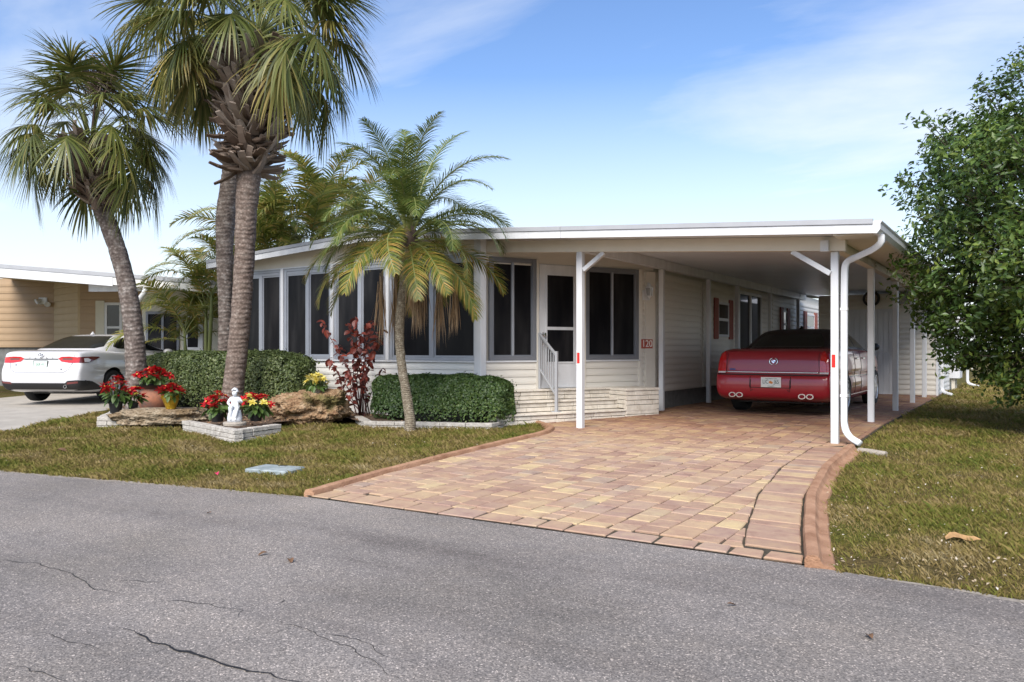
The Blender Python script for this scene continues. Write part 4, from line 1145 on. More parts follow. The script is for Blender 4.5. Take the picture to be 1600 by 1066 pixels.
def licence(car, u, v, az, w, h, face, txt, txtmat, border, tilt=0.0, small_top=None, small_bot=None, mark=None):
    p = car.hit(u, v, az, off=0.012)
    r = thing('licence_plate', None, None)
    r.parent = car.root; r.location = p; r.rotation_euler = (R(90) - tilt, 0, R(az))
    def box(x0, x1, y0, y1, z0, z1, nm, mt): MB().box(x0, x1, y0, y1, z0, z1).build(nm, mt, r, world=False)
    box(-w/2, w/2, -h/2, h/2, -0.004, 0.004, 'plate_frame', border)
    box(-w/2 + 0.012, w/2 - 0.012, -h/2 + (0.026 if small_bot else 0.012), h/2 - 0.012, 0.003, 0.006, 'plate', face)
    def t(s_, size, x, y, mt, sx=1.0):
        link('lettering', text_mesh(s_, size, mt, 0.0005), r, (x, y, 0.0072), (0, 0, 0), (sx, 1, 1))
    if mark:
        t(txt[0], 0.088, -0.082, 0.004, txtmat, 0.72); t(txt[1], 0.088, 0.085, 0.004, txtmat, 0.72)
        MB().lathe([(0.0, 0.0075), (0.020, 0.0075), (0.022, 0.0065)], 14, c=(-0.008, 0.0, 0)).build('orange_emblem', mark, r, world=False)
        MB().lathe([(0.0, 0.0078), (0.017, 0.0078), (0.018, 0.0068)], 14, c=(0.012, -0.008, 0)).build('orange_emblem', mark, r, world=False)
    else: t(txt, 0.07, 0, 0, txtmat, 0.85)
    if small_top: t(small_top, 0.022, 0, h/2 - 0.022, txtmat)
    if small_bot: t(small_bot, 0.024, 0, -h/2 + 0.013, txtmat)
    return r

# --- red saloon in the carport
dts = thing('parked_car', 'deep red saloon with a dark roof parked under the carport', 'car', (1.86, 2.62, 0.045), 0.0)
prof = [(0.75, .20), (0.30, .23), (0.07, .28), (0.015, .36), (0.0, .47), (0.008, .58), (0.03, .645), (0.075, .675), (0.095, .70), (0.105, .80), (0.125, .92), (0.165, 1.005), (0.235, 1.045), (0.45, 1.07), (0.9, 1.085),
        (1.6, 1.085), (2.4, 1.075), (3.2, 1.06), (3.95, 1.04), (4.3, 1.005), (4.7, .945), (5.0, .85), (5.12, .70), (5.14, .52), (5.10, .34), (4.9, .24), (4.4, .20), (3.2, .19), (1.9, .19)]
roof = [(1.02, 0.78, 4.20, .800, 5), (1.06, 0.86, 4.10, .795, 5), (1.14, 1.02, 3.88, .765, 4.6), (1.245, 1.25, 3.55, .705, 4.2), (1.33, 1.46, 3.25, .650, 4.0), (1.38, 1.66, 3.0, .59, 3.8), (1.408, 1.9, 2.75, .46, 3.6), (1.418, 2.1, 2.55, .25, 3.2)]
car = Car(dts, prof, 0.905, (0.42, 4.85, 0.62, 5.0), roof, 'paint_red', 'vinyl_dark', (1.22, 4.10), 0.335, (0.045, 0.12), tumble=0.07)
for sg in (-1, 1):
    for wy in (1.22, 4.10): car.wheel(sg * 0.80, wy, 0.335, 0.22, 9, sg)
# rear glass, lights, trims
car.lay('rear_window', [(-.60, 1.075), (.60, 1.075), (.565, 1.15), (.52, 1.24), (.45, 1.305), (-.45, 1.305), (-.52, 1.24), (-.565, 1.15)], 0, 'car_glass', 0.005)
for sg in (-1, 1):
    car.lay('tail_light', [(sg*x_, z_) for x_, z_ in ((.715, .705), (.845, .705), (.842, .80), (.825, .90), (.79, .99), (.755, 1.025), (.735, .98), (.72, .85))], 0, 'lamp_red', 0.009, res=0.02)
    car.lay('reverse_light', [(sg*x_, z_) for x_, z_ in ((.722, .672), (.842, .672), (.843, .702), (.718, .702))], 0, 'lamp_clear', 0.009, res=0.02)
    car.lay('tail_light_side', [(x_ * sg, z_) for x_, z_ in ((-2.16, .705), (-2.02, .72), (-2.07, .90), (-2.13, 1.0), (-2.17, 1.0))], 90 * sg, 'lamp_red', 0.006, res=0.02)
    for dx in (-0.058, 0.058):
        p = car.hit(sg * 0.535 + dx, 0.335, 0, off=-0.02)
        MB().lathe([(0.030, -0.05), (0.043, -0.05), (0.043, 0.10), (0.030, 0.10), (0.030, -0.05)], 18, axis='y').xf(Matrix.Diagonal((1.3, 1, 0.95, 1))).build('exhaust_tip', 'chrome', dts, world=False, smooth=40).location = p
        MB().lathe([(0.0, 0.02), (0.031, 0.02), (0.031, 0.06)], 18, axis='y').build('exhaust_bore', 'car_black', dts, world=False).location = p
    car.line('bumper_step', [(sg*.26, .43), (sg*.30, .40), (sg*.30, .58)], 0, 'car_black', 0.010)
car.line('boot_chrome', [(-.715, .695), (-.3, .695), (0, .695), (.3, .695), (.715, .695)], 0, 'chrome', 0.030, off=0.006)
car.line('boot_seam', [(-.84, .655), (-.4, .655), (0, .655), (.4, .655), (.84, .655)], 0, 'car_black', 0.026, off=0.0)
car.line('boot_seam', [(-.712, .71), (-.70, .9), (-.70, 1.03)], 0, 'car_black', 0.007)
car.line('boot_seam', [(.712, .71), (.70, .9), (.70, 1.03)], 0, 'car_black', 0.007)
for x_ in (-0.31, 0.31): car.line('plate_recess', [(x_, .63), (x_, .46)], 0, 'car_black', 0.012)
car.line('plate_recess', [(-.31, .46), (.31, .46)], 0, 'car_black', 0.010)
licence(car, 0.02, 0.545, 0, 0.305, 0.155, 'plate_white', ('LIC', 'J65'), 'letter_green', 'letter_white', 0.0, 'MYFLORIDA.COM', 'COUNTY', 'orange_mark')
p = car.hit(0.03, 0.865, 0, off=0.008)
em = MB()
for a0, a1 in ((100, 258), (-78, 80)):
    em.tube([(0.062*math.cos(R(a)), 0, 0.055*math.sin(R(a))) for a in np.linspace(a0, a1, 12)], [0.004, 0.008, 0.011, 0.012, 0.012, 0.012, 0.012, 0.012, 0.012, 0.011, 0.008, 0.004], 6)
eo = em.build('wreath_emblem', 'chrome', dts, world=False, smooth=True); eo.location = p; eo.rotation_euler = (R(-8), 0, 0)
MB().prism([(-.028, 0, .022), (-.028, 0, -.004), (0, 0, -.030), (.028, 0, -.004), (.028, 0, .022)], (0, -0.008, 0)).build('crest', 'chrome', eo, world=False)
MB().box(-.022, 0, -0.0095, -0.0082, .002, .018).build('crest_field', 'lamp_red', eo, world=False)
MB().box(.002, .022, -0.0095, -0.0082, -.010, .001).build('crest_field', 'badge_blue', eo, world=False)
car.lay('dealer_badge', [(-.66, .725), (-.56, .725), (-.57, .748), (-.66, .75)], 0, 'badge_blue', 0.006, res=0.02)
# right flank
car.lay('side_window', [(-.78, 1.10), (.10, 1.09), (.10, 1.31), (-.25, 1.32), (-.62, 1.27)], 90, 'car_glass', 0.005)
car.lay('side_window', [(.16, 1.09), (1.20, 1.075), (.86, 1.24), (.50, 1.30), (.16, 1.31)], 90, 'car_glass', 0.005)
car.lay('side_window', [(.78, 1.10), (-.10, 1.09), (-.10, 1.31), (.25, 1.32), (.62, 1.27)], -90, 'car_glass', 0.005)
car.lay('side_window', [(-.16, 1.09), (-1.20, 1.075), (-.86, 1.24), (-.50, 1.30), (-.16, 1.31)], -90, 'car_glass', 0.005)
for sg in (1, -1):
    car.line('side_moulding', [(sg*-.80, .60), (sg*0, .60), (sg*1.3, .60)], 90*sg, 'chrome', 0.018)
    car.line('sill_moulding', [(sg*-.75, .30), (sg*0, .295), (sg*1.28, .30)], 90*sg, 'chrome', 0.012)
    for a in (-.45, .13, 1.12): car.line('door_seam', [(sg*a, 1.06), (sg*a, .32)], 90*sg, 'car_black', 0.006)
    for a in (-.25, .35):
        q = car.hit(sg*a, .90, 90*sg, off=0.015); MB().bar(q + Vector((0, -.07, 0)), q + Vector((0, .07, 0)), 0.025, 0.03).build('door_handle', 'chrome', dts, world=False, bevel=0.006)
    mi = MB().grid(lambda u, v: Vector((0, 0, 0)), 2, 2); mi = MB()
    mi.lathe([(0.0, -0.10), (0.05, -0.095), (0.075, -0.05), (0.08, 0.0), (0.07, 0.06), (0.0, 0.075)], 14, axis='y'); mi.xf(Matrix.Translation((sg*0.97, 3.38, 1.10)) @ Matrix.Diagonal((1.35, 1, 0.9, 1)))
    mi.build('wing_mirror', 'car_black', dts, world=False, smooth=True)
an = MB().lathe([(0.0, 0.06), (0.012, 0.055), (0.03, 0.02), (0.045, 0.0)], 10); an.xf(Matrix.Translation((0, 2.05, 1.412))); an.build('antenna', 'car_black', dts, world=False, smooth=True)
wb_ = MB().box(-0.66, 0.66, 0.6, 4.6, 0.19, 0.30).build('underbody', 'car_black', dts, world=False)

# --- white saloon on the neighbour's drive
th = R(28)
cw = thing('parked_car', 'white saloon with slim red tail lights on the concrete driveway', 'car', (-11.7 + 1.06*math.sin(th), -1.0 - 1.06*math.cos(th), 0.0), th)
prof = [(0.8, .20), (0.42, .22), (0.16, .26), (0.05, .33), (0.02, .42), (0.0, .52), (0.005, .63), (0.03, .72), (0.07, .80), (0.085, .90), (0.08, .98), (0.085, 1.035), (0.13, 1.06), (0.35, 1.085), (0.7, 1.09),
        (1.4, 1.06), (2.2, 1.03), (3.0, 1.01), (3.55, 1.0), (3.9, .965), (4.3, .90), (4.62, .80), (4.80, .66), (4.86, .48), (4.82, .32), (4.6, .22), (4.0, .19), (3.0, .18), (1.8, .18)]
roof = [(0.98, 0.42, 3.95, .83, 5), (1.06, 0.55, 3.70, .80, 4.6), (1.14, 0.78, 3.42, .755, 4.2), (1.25, 1.08, 3.10, .69, 4.0), (1.345, 1.36, 2.82, .635, 3.8), (1.405, 1.62, 2.6, .57, 3.6), (1.432, 1.84, 2.4, .43, 3.4), (1.442, 2.0, 2.25, .22, 3)]
cam_ = Car(cw, prof, 0.92, (0.50, 4.5, 0.60, 4.7), roof, 'paint_white', 'paint_white', (1.06, 3.885), 0.335, (0.10, 0.14), tumble=0.10)
for sg in (-1, 1):
    for wy in (1.06, 3.885): cam_.wheel(sg * 0.80, wy, 0.335, 0.22, 10, sg, rr=0.68)
O0 = (0, 2.4, 0)
cam_.lay('rear_window', [(-.60, 1.12), (.60, 1.12), (.66, 1.16), (.57, 1.30), (.50, 1.385), (-.50, 1.385), (-.57, 1.30), (-.66, 1.16)], 0, 'car_glass', 0.005)
for sg in (-1, 1):
    cam_.lay('tail_light', [(sg*x_, z_) for x_, z_ in ((.36, .915), (.43, .855), (.60, .83), (.79, .83), (.80, .94), (.60, .955), (.43, .95))], 0, 'lamp_red', 0.007, res=0.02)
    # the light wraps onto the flank
    cam_.lay('tail_light_corner', [(sg*x_, z_) for x_, z_ in ((-2.30, .83), (-2.12, .835), (-1.96, .875), (-1.76, .935), (-1.80, .95), (-2.0, .955), (-2.30, .945))], 90*sg, 'lamp_smoke', 0.006, res=0.02)
    cam_.lay('reverse_light', [(sg*x_, z_) for x_, z_ in ((-2.22, .845), (-2.10, .845), (-2.04, .885), (-2.12, .925), (-2.22, .915))], 90*sg, 'lamp_clear', 0.010, res=0.02)
    cam_.lay('light_bar', [(sg*x_, z_) for x_, z_ in ((.46, .89), (.66, .885), (.66, .925), (.46, .925))], 0, 'lamp_clear' if False else 'lamp_smoke', 0.010, res=0.02)
    cam_.lay('rear_reflector', [(sg*x_, z_) for x_, z_ in ((.58, .405), (.80, .43), (.80, .465), (.60, .45))], 0, 'lamp_smoke', 0.012, res=0.02)
    cam_.line('boot_seam', [(sg*.665, .83), (sg*.61, .70), (sg*.52, .645)], 0, 'car_black', 0.008)
    cam_.line('boot_seam', [(sg*.70, .96), (sg*.72, 1.04)], 0, 'car_black', 0.006)
cam_.line('boot_seam', [(-.52, .645), (0, .645), (.52, .645)], 0, 'car_black', 0.008)
cam_.line('boot_moulding', [(-.36, .905), (0, .905), (.36, .905)], 0, 'car_black', 0.020, off=0.004)
cam_.lay('lower_bumper', [(-.86, .44), (-.70, .43), (.55, .43), (.60, .475), (.80, .49), (.88, .47), (.88, .30), (-.88, .30)], 0, 'car_black', 0.008)
cam_.lay('lower_bumper_corner', [(-2.40, .47), (-2.05, .46), (-1.72, .32), (-1.74, .28), (-2.40, .28)], 90, 'car_black', 0.007)
cam_.lay('lower_bumper_corner', [(2.40, .47), (2.05, .46), (1.72, .32), (1.74, .28), (2.40, .28)], -90, 'car_black', 0.007)
licence(cam_, 0.0, 0.795, 0, 0.31, 0.165, 'plate_green', 'JXR 41', 'letter_green', 'car_black', R(8))
p = cam_.hit(0.0, 0.985, 0, off=0.008)
em = MB()
for rx, rz_, cz in ((0.062, 0.042, 0), (0.022, 0.040, 0), (0.042, 0.017, 0.022)):
    em.tube([(rx*math.cos(a), 0, cz + rz_*math.sin(a)) for a in np.linspace(0, 2*math.pi, 25)], 0.006, 6)
em.build('oval_emblem', 'chrome', cw, world=False, smooth=True).location = p
for k, ch in enumerate('CAMRY'):
    q = cam_.hit(-0.24 + 0.12*k, 0.925, 0, off=0.007); link('lettering', text_mesh(ch, 0.05, 'chrome', 0.003), cw, q, (R(90), 0, 0))
q = cam_.hit(0.46, 0.70, 0, off=0.006); link('lettering', text_mesh('SE', 0.055, 'aluminium_dark', 0.003), cw, q, (R(90), 0, 0))
q = cam_.hit(-0.52, 0.79, 0, off=0.008); link('lettering', text_mesh('LE', 0.05, 'aluminium_dark', 0.003), cw, q, (R(90), 0, 0))
for sg in (1, -1):
    cam_.lay('side_window', [(sg*a, b) for a, b in ((-1.08, 1.16), (-.98, 1.12), (-.22, 1.09), (-.22, 1.36), (-.55, 1.36), (-.90, 1.28))], 90*sg, 'car_glass', 0.005)
    cam_.lay('side_window', [(sg*a, b) for a, b in ((-.16, 1.09), (1.05, 1.05), (.72, 1.22), (.38, 1.34), (-.16, 1.365))], 90*sg, 'car_glass', 0.005)
    for a in (-.78, -.19, .98): cam_.line('door_seam', [(sg*a, 1.05), (sg*a, .34)], 90*sg, 'car_black', 0.006)
    for a in (-.55, .05):
        q = cam_.hit(sg*a, .88, 90*sg, off=0.015); MB().bar(q + Vector((0, -.08, 0)), q + Vector((0, .08, 0)), 0.025, 0.03).build('door_handle', 'paint_white', cw, world=False, bevel=0.006)
    mi = MB(); mi.lathe([(0.0, -0.10), (0.05, -0.095), (0.075, -0.05), (0.08, 0.0), (0.07, 0.06), (0.0, 0.075)], 14, axis='y'); mi.xf(Matrix.Translation((sg*0.96, 3.12, 1.05)) @ Matrix.Diagonal((1.3, 1, 0.85, 1)))
    mi.build('wing_mirror', 'paint_white', cw, world=False, smooth=True)
an = MB().lathe([(0.0, 0.07), (0.012, 0.06), (0.03, 0.025), (0.05, 0.0)], 10); an.xf(Matrix.Translation((0, 1.72, 1.425)) @ Matrix.Diagonal((0.7, 1.8, 1, 1))); an.build('antenna', 'paint_white', cw, world=False, smooth=True)
q = cam_.hit(0.55, 0.36, 0, off=0.01)
MB().lathe([(0.026, -0.03), (0.036, -0.03), (0.036, 0.12), (0.026, 0.12), (0.026, -0.03)], 16, axis='y').build('exhaust_tip', 'chrome', cw, world=False, smooth=40).location = q
MB().box(-0.66, 0.66, 0.7, 4.3, 0.18, 0.30).build('underbody', 'car_black', cw, world=False)

# ------------------------------------------------------------------ plants: materials
G1 = [(0.0, (0.060, 0.080, 0.018)), (0.35, (0.110, 0.135, 0.030)), (0.7, (0.180, 0.190, 0.050)), (1.0, (0.30, 0.255, 0.085))]
G2 = [(0.0, (0.095, 0.105, 0.024)), (0.4, (0.20, 0.195, 0.048)), (0.75, (0.34, 0.280, 0.080)), (1.0, (0.48, 0.35, 0.14))]
leafmat('sabal_green', G1, 0.42, 0.30, spec=0.45)
leafmat('sabal_gold', G2, 0.45, 0.30, spec=0.4)
leafmat('date_green', [(0.0, (0.055, 0.095, 0.020)), (0.5, (0.110, 0.155, 0.032)), (1.0, (0.20, 0.215, 0.055))], 0.38, 0.32, spec=0.5)
leafmat('date_gold', [(0.0, (0.085, 0.135, 0.026)), (0.45, (0.17, 0.190, 0.036)), (0.8, (0.33, 0.26, 0.05)), (1.0, (0.46, 0.28, 0.08))], 0.42, 0.35, spec=0.4)
leafmat('areca_green', [(0.0, (0.103, 0.144, 0.025)), (0.45, (0.213, 0.236, 0.046)), (0.8, (0.356, 0.316, 0.067)), (1.0, (0.437, 0.287, 0.092))], 0.42, 0.35, spec=0.4)
leafmat('straw', [(0.0, (0.20, 0.125, 0.065)), (0.5, (0.33, 0.225, 0.13)), (1.0, (0.46, 0.34, 0.22))], 0.8, 0.15, spec=0.2)
leafmat('husk', [(0.0, (0.085, 0.058, 0.042)), (0.5, (0.17, 0.125, 0.095)), (1.0, (0.34, 0.29, 0.245))], 0.9, 0.0, spec=0.2)
leafmat('boot_mat', [(0.0, (0.075, 0.050, 0.038)), (0.4, (0.155, 0.112, 0.085)), (0.7, (0.27, 0.215, 0.175)), (1.0, (0.48, 0.43, 0.38))], 0.9, 0.0, spec=0.2, obj_random=True)
leafmat('hedge_leaf', [(0.0, (0.030, 0.060, 0.016)), (0.5, (0.063, 0.113, 0.030)), (0.85, (0.115, 0.172, 0.044)), (1.0, (0.196, 0.253, 0.063))], 0.42, 0.18, spec=0.5, patch=0.35, pscale=1.5)
leafmat('hedge_leaf_olive', [(0.0, (0.040, 0.063, 0.021)), (0.5, (0.092, 0.124, 0.039)), (0.85, (0.161, 0.190, 0.063)), (1.0, (0.276, 0.282, 0.115))], 0.45, 0.18, spec=0.45, patch=0.35, pscale=1.5)
leafmat('tree_leaf', [(0.0, (0.028, 0.058, 0.015)), (0.45, (0.070, 0.125, 0.028)), (0.75, (0.14, 0.205, 0.040)), (0.93, (0.27, 0.315, 0.065)), (1.0, (0.42, 0.32, 0.05))], 0.36, 0.26, spec=0.45, patch=0.40, pscale=1.6)
leafmat('poinsettia_red', [(0.0, (0.33, 0.006, 0.010)), (0.6, (0.52, 0.010, 0.016)), (1.0, (0.66, 0.035, 0.040))], 0.5, 0.25, spec=0.3)
leafmat('poinsettia_yellow', [(0.0, (0.60, 0.48, 0.06)), (0.6, (0.74, 0.64, 0.15)), (1.0, (0.80, 0.74, 0.34))], 0.5, 0.3, spec=0.3)
leafmat('leaf_green', [(0.0, (0.035, 0.075, 0.020)), (0.6, (0.075, 0.13, 0.030)), (1.0, (0.17, 0.21, 0.06))], 0.45, 0.25, spec=0.4)
leafmat('copper_leaf', [(0.0, (0.050, 0.016, 0.014)), (0.45, (0.14, 0.030, 0.022)), (0.8, (0.28, 0.060, 0.038)), (1.0, (0.42, 0.125, 0.065))], 0.42, 0.3, spec=0.45, obj_random=True)
mat('stem_brown', (0.075, 0.05, 0.036), 0.9, var=0.3, scale=20)
mat('stem_red', (0.075, 0.022, 0.020), 0.8, var=0.3, scale=20)
mat('petiole', (0.17, 0.19, 0.055), 0.5, var=0.2, scale=4)
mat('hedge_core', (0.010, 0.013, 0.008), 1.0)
mat('pot_black', (0.012, 0.012, 0.013), 0.45)
mat('urn_clay', (0.42, 0.155, 0.075), 0.75, c2=(0.10, 0.065, 0.055), var=0.15, scale=5.5, bump=0.2, bscale=60)
mat('foil_gold', (0.55, 0.36, 0.035), 0.28, metal=0.75, var=0.2, scale=20, bump=0.9, bscale=35)
mat('pot_stone', (0.34, 0.30, 0.25), 0.8, var=0.2, scale=30, bump=0.3)
mat('statue_white', (0.66, 0.68, 0.71), 0.6, var=0.12, scale=14, bump=0.2, bscale=60)
def barkmat(name, a, b, c, vs=5.0, rings=26.0, spots=None):
    m, N, L, bs = _nt(name)
    tc = N.new('ShaderNodeTexCoord'); v = tc.outputs['Object']
    n = N.new('ShaderNodeTexNoise'); n.inputs['Scale'].default_value = vs * 2.2; n.inputs['Detail'].default_value = 8; n.inputs['Roughness'].default_value = 0.7; L.new(v, n.inputs['Vector'])
    cr = ramp(N, [(0.30, a), (0.5, b), (0.70, c)]); L.new(n.outputs['Fac'], cr.inputs[0])
    vo = N.new('ShaderNodeTexVoronoi'); vo.inputs['Scale'].default_value = vs * 5.5; L.new(v, vo.inputs['Vector'])
    c2 = ramp(N, [(0.0, (1.5, 1.48, 1.45)), (0.28, (1.1, 1.1, 1.1)), (0.55, (0.72, 0.70, 0.68))]); L.new(vo.outputs['Distance'], c2.inputs[0])
    mu = N.new('ShaderNodeMix'); mu.data_type = 'RGBA'; mu.blend_type = 'MULTIPLY'; mu.inputs['Factor'].default_value = 0.8
    L.new(cr.outputs[0], mu.inputs['A']); L.new(c2.outputs[0], mu.inputs['B']); L.new(mu.outputs['Result'], bs.inputs['Base Color'])
    bs.inputs['Roughness'].default_value = 0.95; bs.inputs['Specular IOR Level'].default_value = 0.15
    w = N.new('ShaderNodeTexWave'); w.wave_type = 'BANDS'; w.bands_direction = 'Z'; w.inputs['Scale'].default_value = rings/6.28; w.inputs['Distortion'].default_value = 7.0; w.inputs['Detail'].default_value = 4
    L.new(v, w.inputs['Vector'])
    ad = N.new('ShaderNodeMath'); ad.operation = 'ADD'; L.new(w.outputs['Fac'], ad.inputs[0]); L.new(n.outputs['Fac'], ad.inputs[1])
    bp = N.new('ShaderNodeBump'); bp.inputs['Strength'].default_value = 0.5; bp.inputs['Distance'].default_value = 0.015
    L.new(ad.outputs[0], bp.inputs['Height']); L.new(bp.outputs[0], bs.inputs['Normal'])
barkmat('sabal_bark', (0.112, 0.083, 0.068), (0.188, 0.145, 0.122), (0.277, 0.234, 0.204))
barkmat('lichen_bark', (0.086, 0.066, 0.060), (0.175, 0.145, 0.129), (0.343, 0.314, 0.292), vs=3.8)
barkmat('date_bark', (0.16, 0.125, 0.090), (0.27, 0.23, 0.17), (0.42, 0.38, 0.30), vs=9, rings=80)
barkmat('tree_bark', (0.05, 0.04, 0.03), (0.10, 0.08, 0.06), (0.16, 0.13, 0.10))

# ------------------------------------------------------------------ palm fronds
def blade_strip(m, p0, d, L_, w, up, droop, n=4, fold=0.0):
    """one leaflet: strip from p0 along d, pulled down toward its tip"""
    d = d.normalized(); s = d.cross(up)
    s = s.normalized() if s.length > 1e-4 else d.orthogonal().normalized()
    prev = None; p = p0.copy(); dd = d.copy(); vs_ = []
    for i in range(n + 1):
        t = i / n; ww = w * (0.55 + 1.0*t if t < 0.3 else (1.0 - (t - 0.3)/0.7) ** 0.8 * 0.85 + 0.03)
        vs_ += [p - s * ww/2, p + s * ww/2]
        dd = (dd + Vector((0, 0, -droop * (0.3 + t) / n * 2))).normalized()
        p = p + dd * (L_ / n)
    m.add(vs_, [(2*i, 2*i+1, 2*i+3, 2*i+2) for i in range(n)])

def sabal_frond(seed, elev, pet, blade, droop, material):
    """fan leaf: petiole, short arching midrib, ~46 hanging segments; built with real up so gravity is right"""
    r = random.Random(seed); m = MB()
    e = elev; p = Vector((0, 0, 0)); path = [p.copy()]; k = 7
    for i in range(k):
        e -= R(9 + 26*droop) / k * (0.5 + i / k); p = p + Vector((math.cos(e), 0, math.sin(e))) * pet / k; path.append(p.copy())
    me_p = MB(); me_p.tube(path, [0.022, 0.018, 0.015, 0.013, 0.012, 0.011, 0.010, 0.009], 5)
    costa = [p.copy()]; ce = e; q = p.copy()
    for i in range(6):
        ce -= R(16 + 30*droop) / 4; q = q + Vector((math.cos(ce), 0, math.sin(ce))) * blade * 0.36 / 6; costa.append(q.copy())
    n = 52
    for i in range(n):
        f = i / (n - 1) * 2 - 1                            # -1..1 across the fan
        ang = f * R(112)
        a = 1 - abs(f) ** 1.1                              # middle segments start further along the midrib
        j = min(5, int(a * 6)); base = costa[j].lerp(costa[min(j+1, 6)], a*6 - j)
        le = ce * a + e * (1 - a)
        fwd = Vector((math.cos(le), 0, math.sin(le))); nrm = Vector((-math.sin(le), 0, math.cos(le)))
        d = fwd * math.cos(ang) + Vector((0, 1, 0)) * math.sin(ang) - nrm * (0.10 + 0.25*abs(f)) + Vector((r.gauss(0, .06), r.gauss(0, .06), r.gauss(0, .08)))
        ll = blade * (0.62 + 0.30 * math.cos(ang * 0.6)) * r.uniform(0.88, 1.08)
        blade_strip(m, base, d, ll, 0.036 * blade / 0.9, nrm, (0.25 + 1.25*droop) * r.uniform(0.6, 1.5), n=5)
    fr = m.mesh('frond', material, recalc=False)
    off = len(fr.vertices)
    # join the petiole as second material
    full = MB(); full.v = m.v + me_p.v; full.f = m.f + [tuple(i + len(m.v) for i in f) for f in me_p.f]
    me = full.mesh('frond', material, recalc=False); me.materials.append(M['petiole'])
    mi = np.zeros(len(full.f), np.int32); mi[len(m.f):] = 1; me.polygons.foreach_set('material_index', mi)
    bpy.data.meshes.remove(fr)
    return me

def pinnate_frond(seed, elev, L_, bend, leaf, nleaf, material, wleaf=0.022, vee=0.35, droop=0.5, pet=0.16, twist=0.0):
    """feather leaf: arching rachis with two rows of leaflets"""
    r = random.Random(seed); m = MB(); K = 22
    p = Vector((0, 0, 0)); e = elev; path = [p.copy()]; es = [e]
    for i in range(K):
        t = i / K; e -= R(bend) / K * (0.35 + 1.3 * t); p = p + Vector((math.cos(e), 0.0, math.sin(e))) * L_ / K; path.append(p.copy()); es.append(e)
    rad = [0.013 * (1 - 0.85*i/K) + 0.002 for i in range(K+1)]
    for sg in (-1, 1):
        for i in range(nleaf):
            t = pet + (1 - pet) * (i + r.random()*0.5) / nleaf; f = t * K; j = min(int(f), K-1)
            b = path[j].lerp(path[j+1], f - j); le = es[j]
            fwd = Vector((math.cos(le), 0, math.sin(le))); nrm = Vector((-math.sin(le), 0, math.cos(le)))
            env = math.sin(math.pi * min(1, (t - pet) / (1 - pet) * 0.86 + 0.13)) ** 0.6
            fa = 0.45 + 0.75 * t
            d = Vector((0, sg, 0)) + fwd * fa + nrm * (vee * r.uniform(0.3, 1.2)) + Vector((r.gauss(0, .05), 0, r.gauss(0, .07)))
            blade_strip(m, b, d, leaf * env * r.uniform(0.85, 1.1), wleaf, nrm, droop * r.uniform(0.7, 1.3), n=3)
    nb = len(m.f); m.tube(path, rad, 5)
    me = m.mesh('frond', material, recalc=False); me.materials.append(M['petiole'])
    mi = np.zeros(len(m.f), np.int32); mi[nb:] = 1; me.polygons.foreach_set('material_index', mi)
    return me

def trunk(root, pts, rad, material, n=16, rough=0.012, name='trunk'):
    P_ = [Vector(p) for p in pts]; out = []; rr = []
    for i in range(len(P_) - 1):
        k = max(2, int((P_[i+1] - P_[i]).length / 0.04))
        for j in range(k):
            t = j / k
            a, b, c, d = P_[max(i-1, 0)], P_[i], P_[i+1], P_[min(i+2, len(P_)-1)]
            out.append(0.5*((2*b) + (c-a)*t + (2*a - 5*b + 4*c - d)*t*t + (3*b - a - 3*c + d)*t**3)); rr.append(rad[i] + (rad[i+1]-rad[i])*t)
    out.append(P_[-1]); rr.append(rad[-1])
    rr = [r_ * (1 + 0.045 * noise.noise(Vector((i*0.9, r_*40, 0)))) for i, r_ in enumerate(rr)]
    m = MB(); m.tube(out, rr, n)
    m.v = [v + (noise.noise_vector(v * 9) * rough) for v in m.v]
    return m.build(name, material, root, smooth=60), out

boot_meshes = []
for k in range(4):
    r = random.Random(90 + k); m = MB(); w = r.uniform(0.04, 0.06); L_ = r.uniform(0.22, 0.36)
    sec = [(0, w*1.35, 0.030), (L_*0.4, w*1.0, 0.024), (L_*0.75, w*0.8, 0.018), (L_, w*r.uniform(0.5, 0.9), 0.010)]; vs_ = []
    for i, (a, ww, th_) in enumerate(sec):
        dz = 0.25 * a * a / L_
        vs_ += [Vector((a, -ww, dz + th_*0.3)), Vector((a, 0, dz + th_)), Vector((a, ww, dz + th_*0.3)), Vector((a, ww*0.9, dz - th_*0.5)), Vector((a, -ww*0.9, dz - th_*0.5))]
    m.add(vs_, [(5*i + j, 5*i + (j+1) % 5, 5*(i+1) + (j+1) % 5, 5*(i+1) + j) for i in range(3) for j in range(5)] + [(15, 16, 17, 18, 19)])
    boot_meshes.append(m.mesh('boot', 'boot_mat'))

SAB = {}
def sabal_set():
    for i, (el, dr) in enumerate([(80, .05), (66, .10), (52, .16), (40, .22), (28, .28), (17, .34), (7, .42), (-4, .50), (-16, .60)]):
        for v in range(2):
            SAB[(i, v)] = sabal_frond(300 + i*7 + v, R(el), 0.90, 0.90, dr, 'sabal_green' if (i < 5 or v == 0) else 'sabal_gold')
sabal_set()

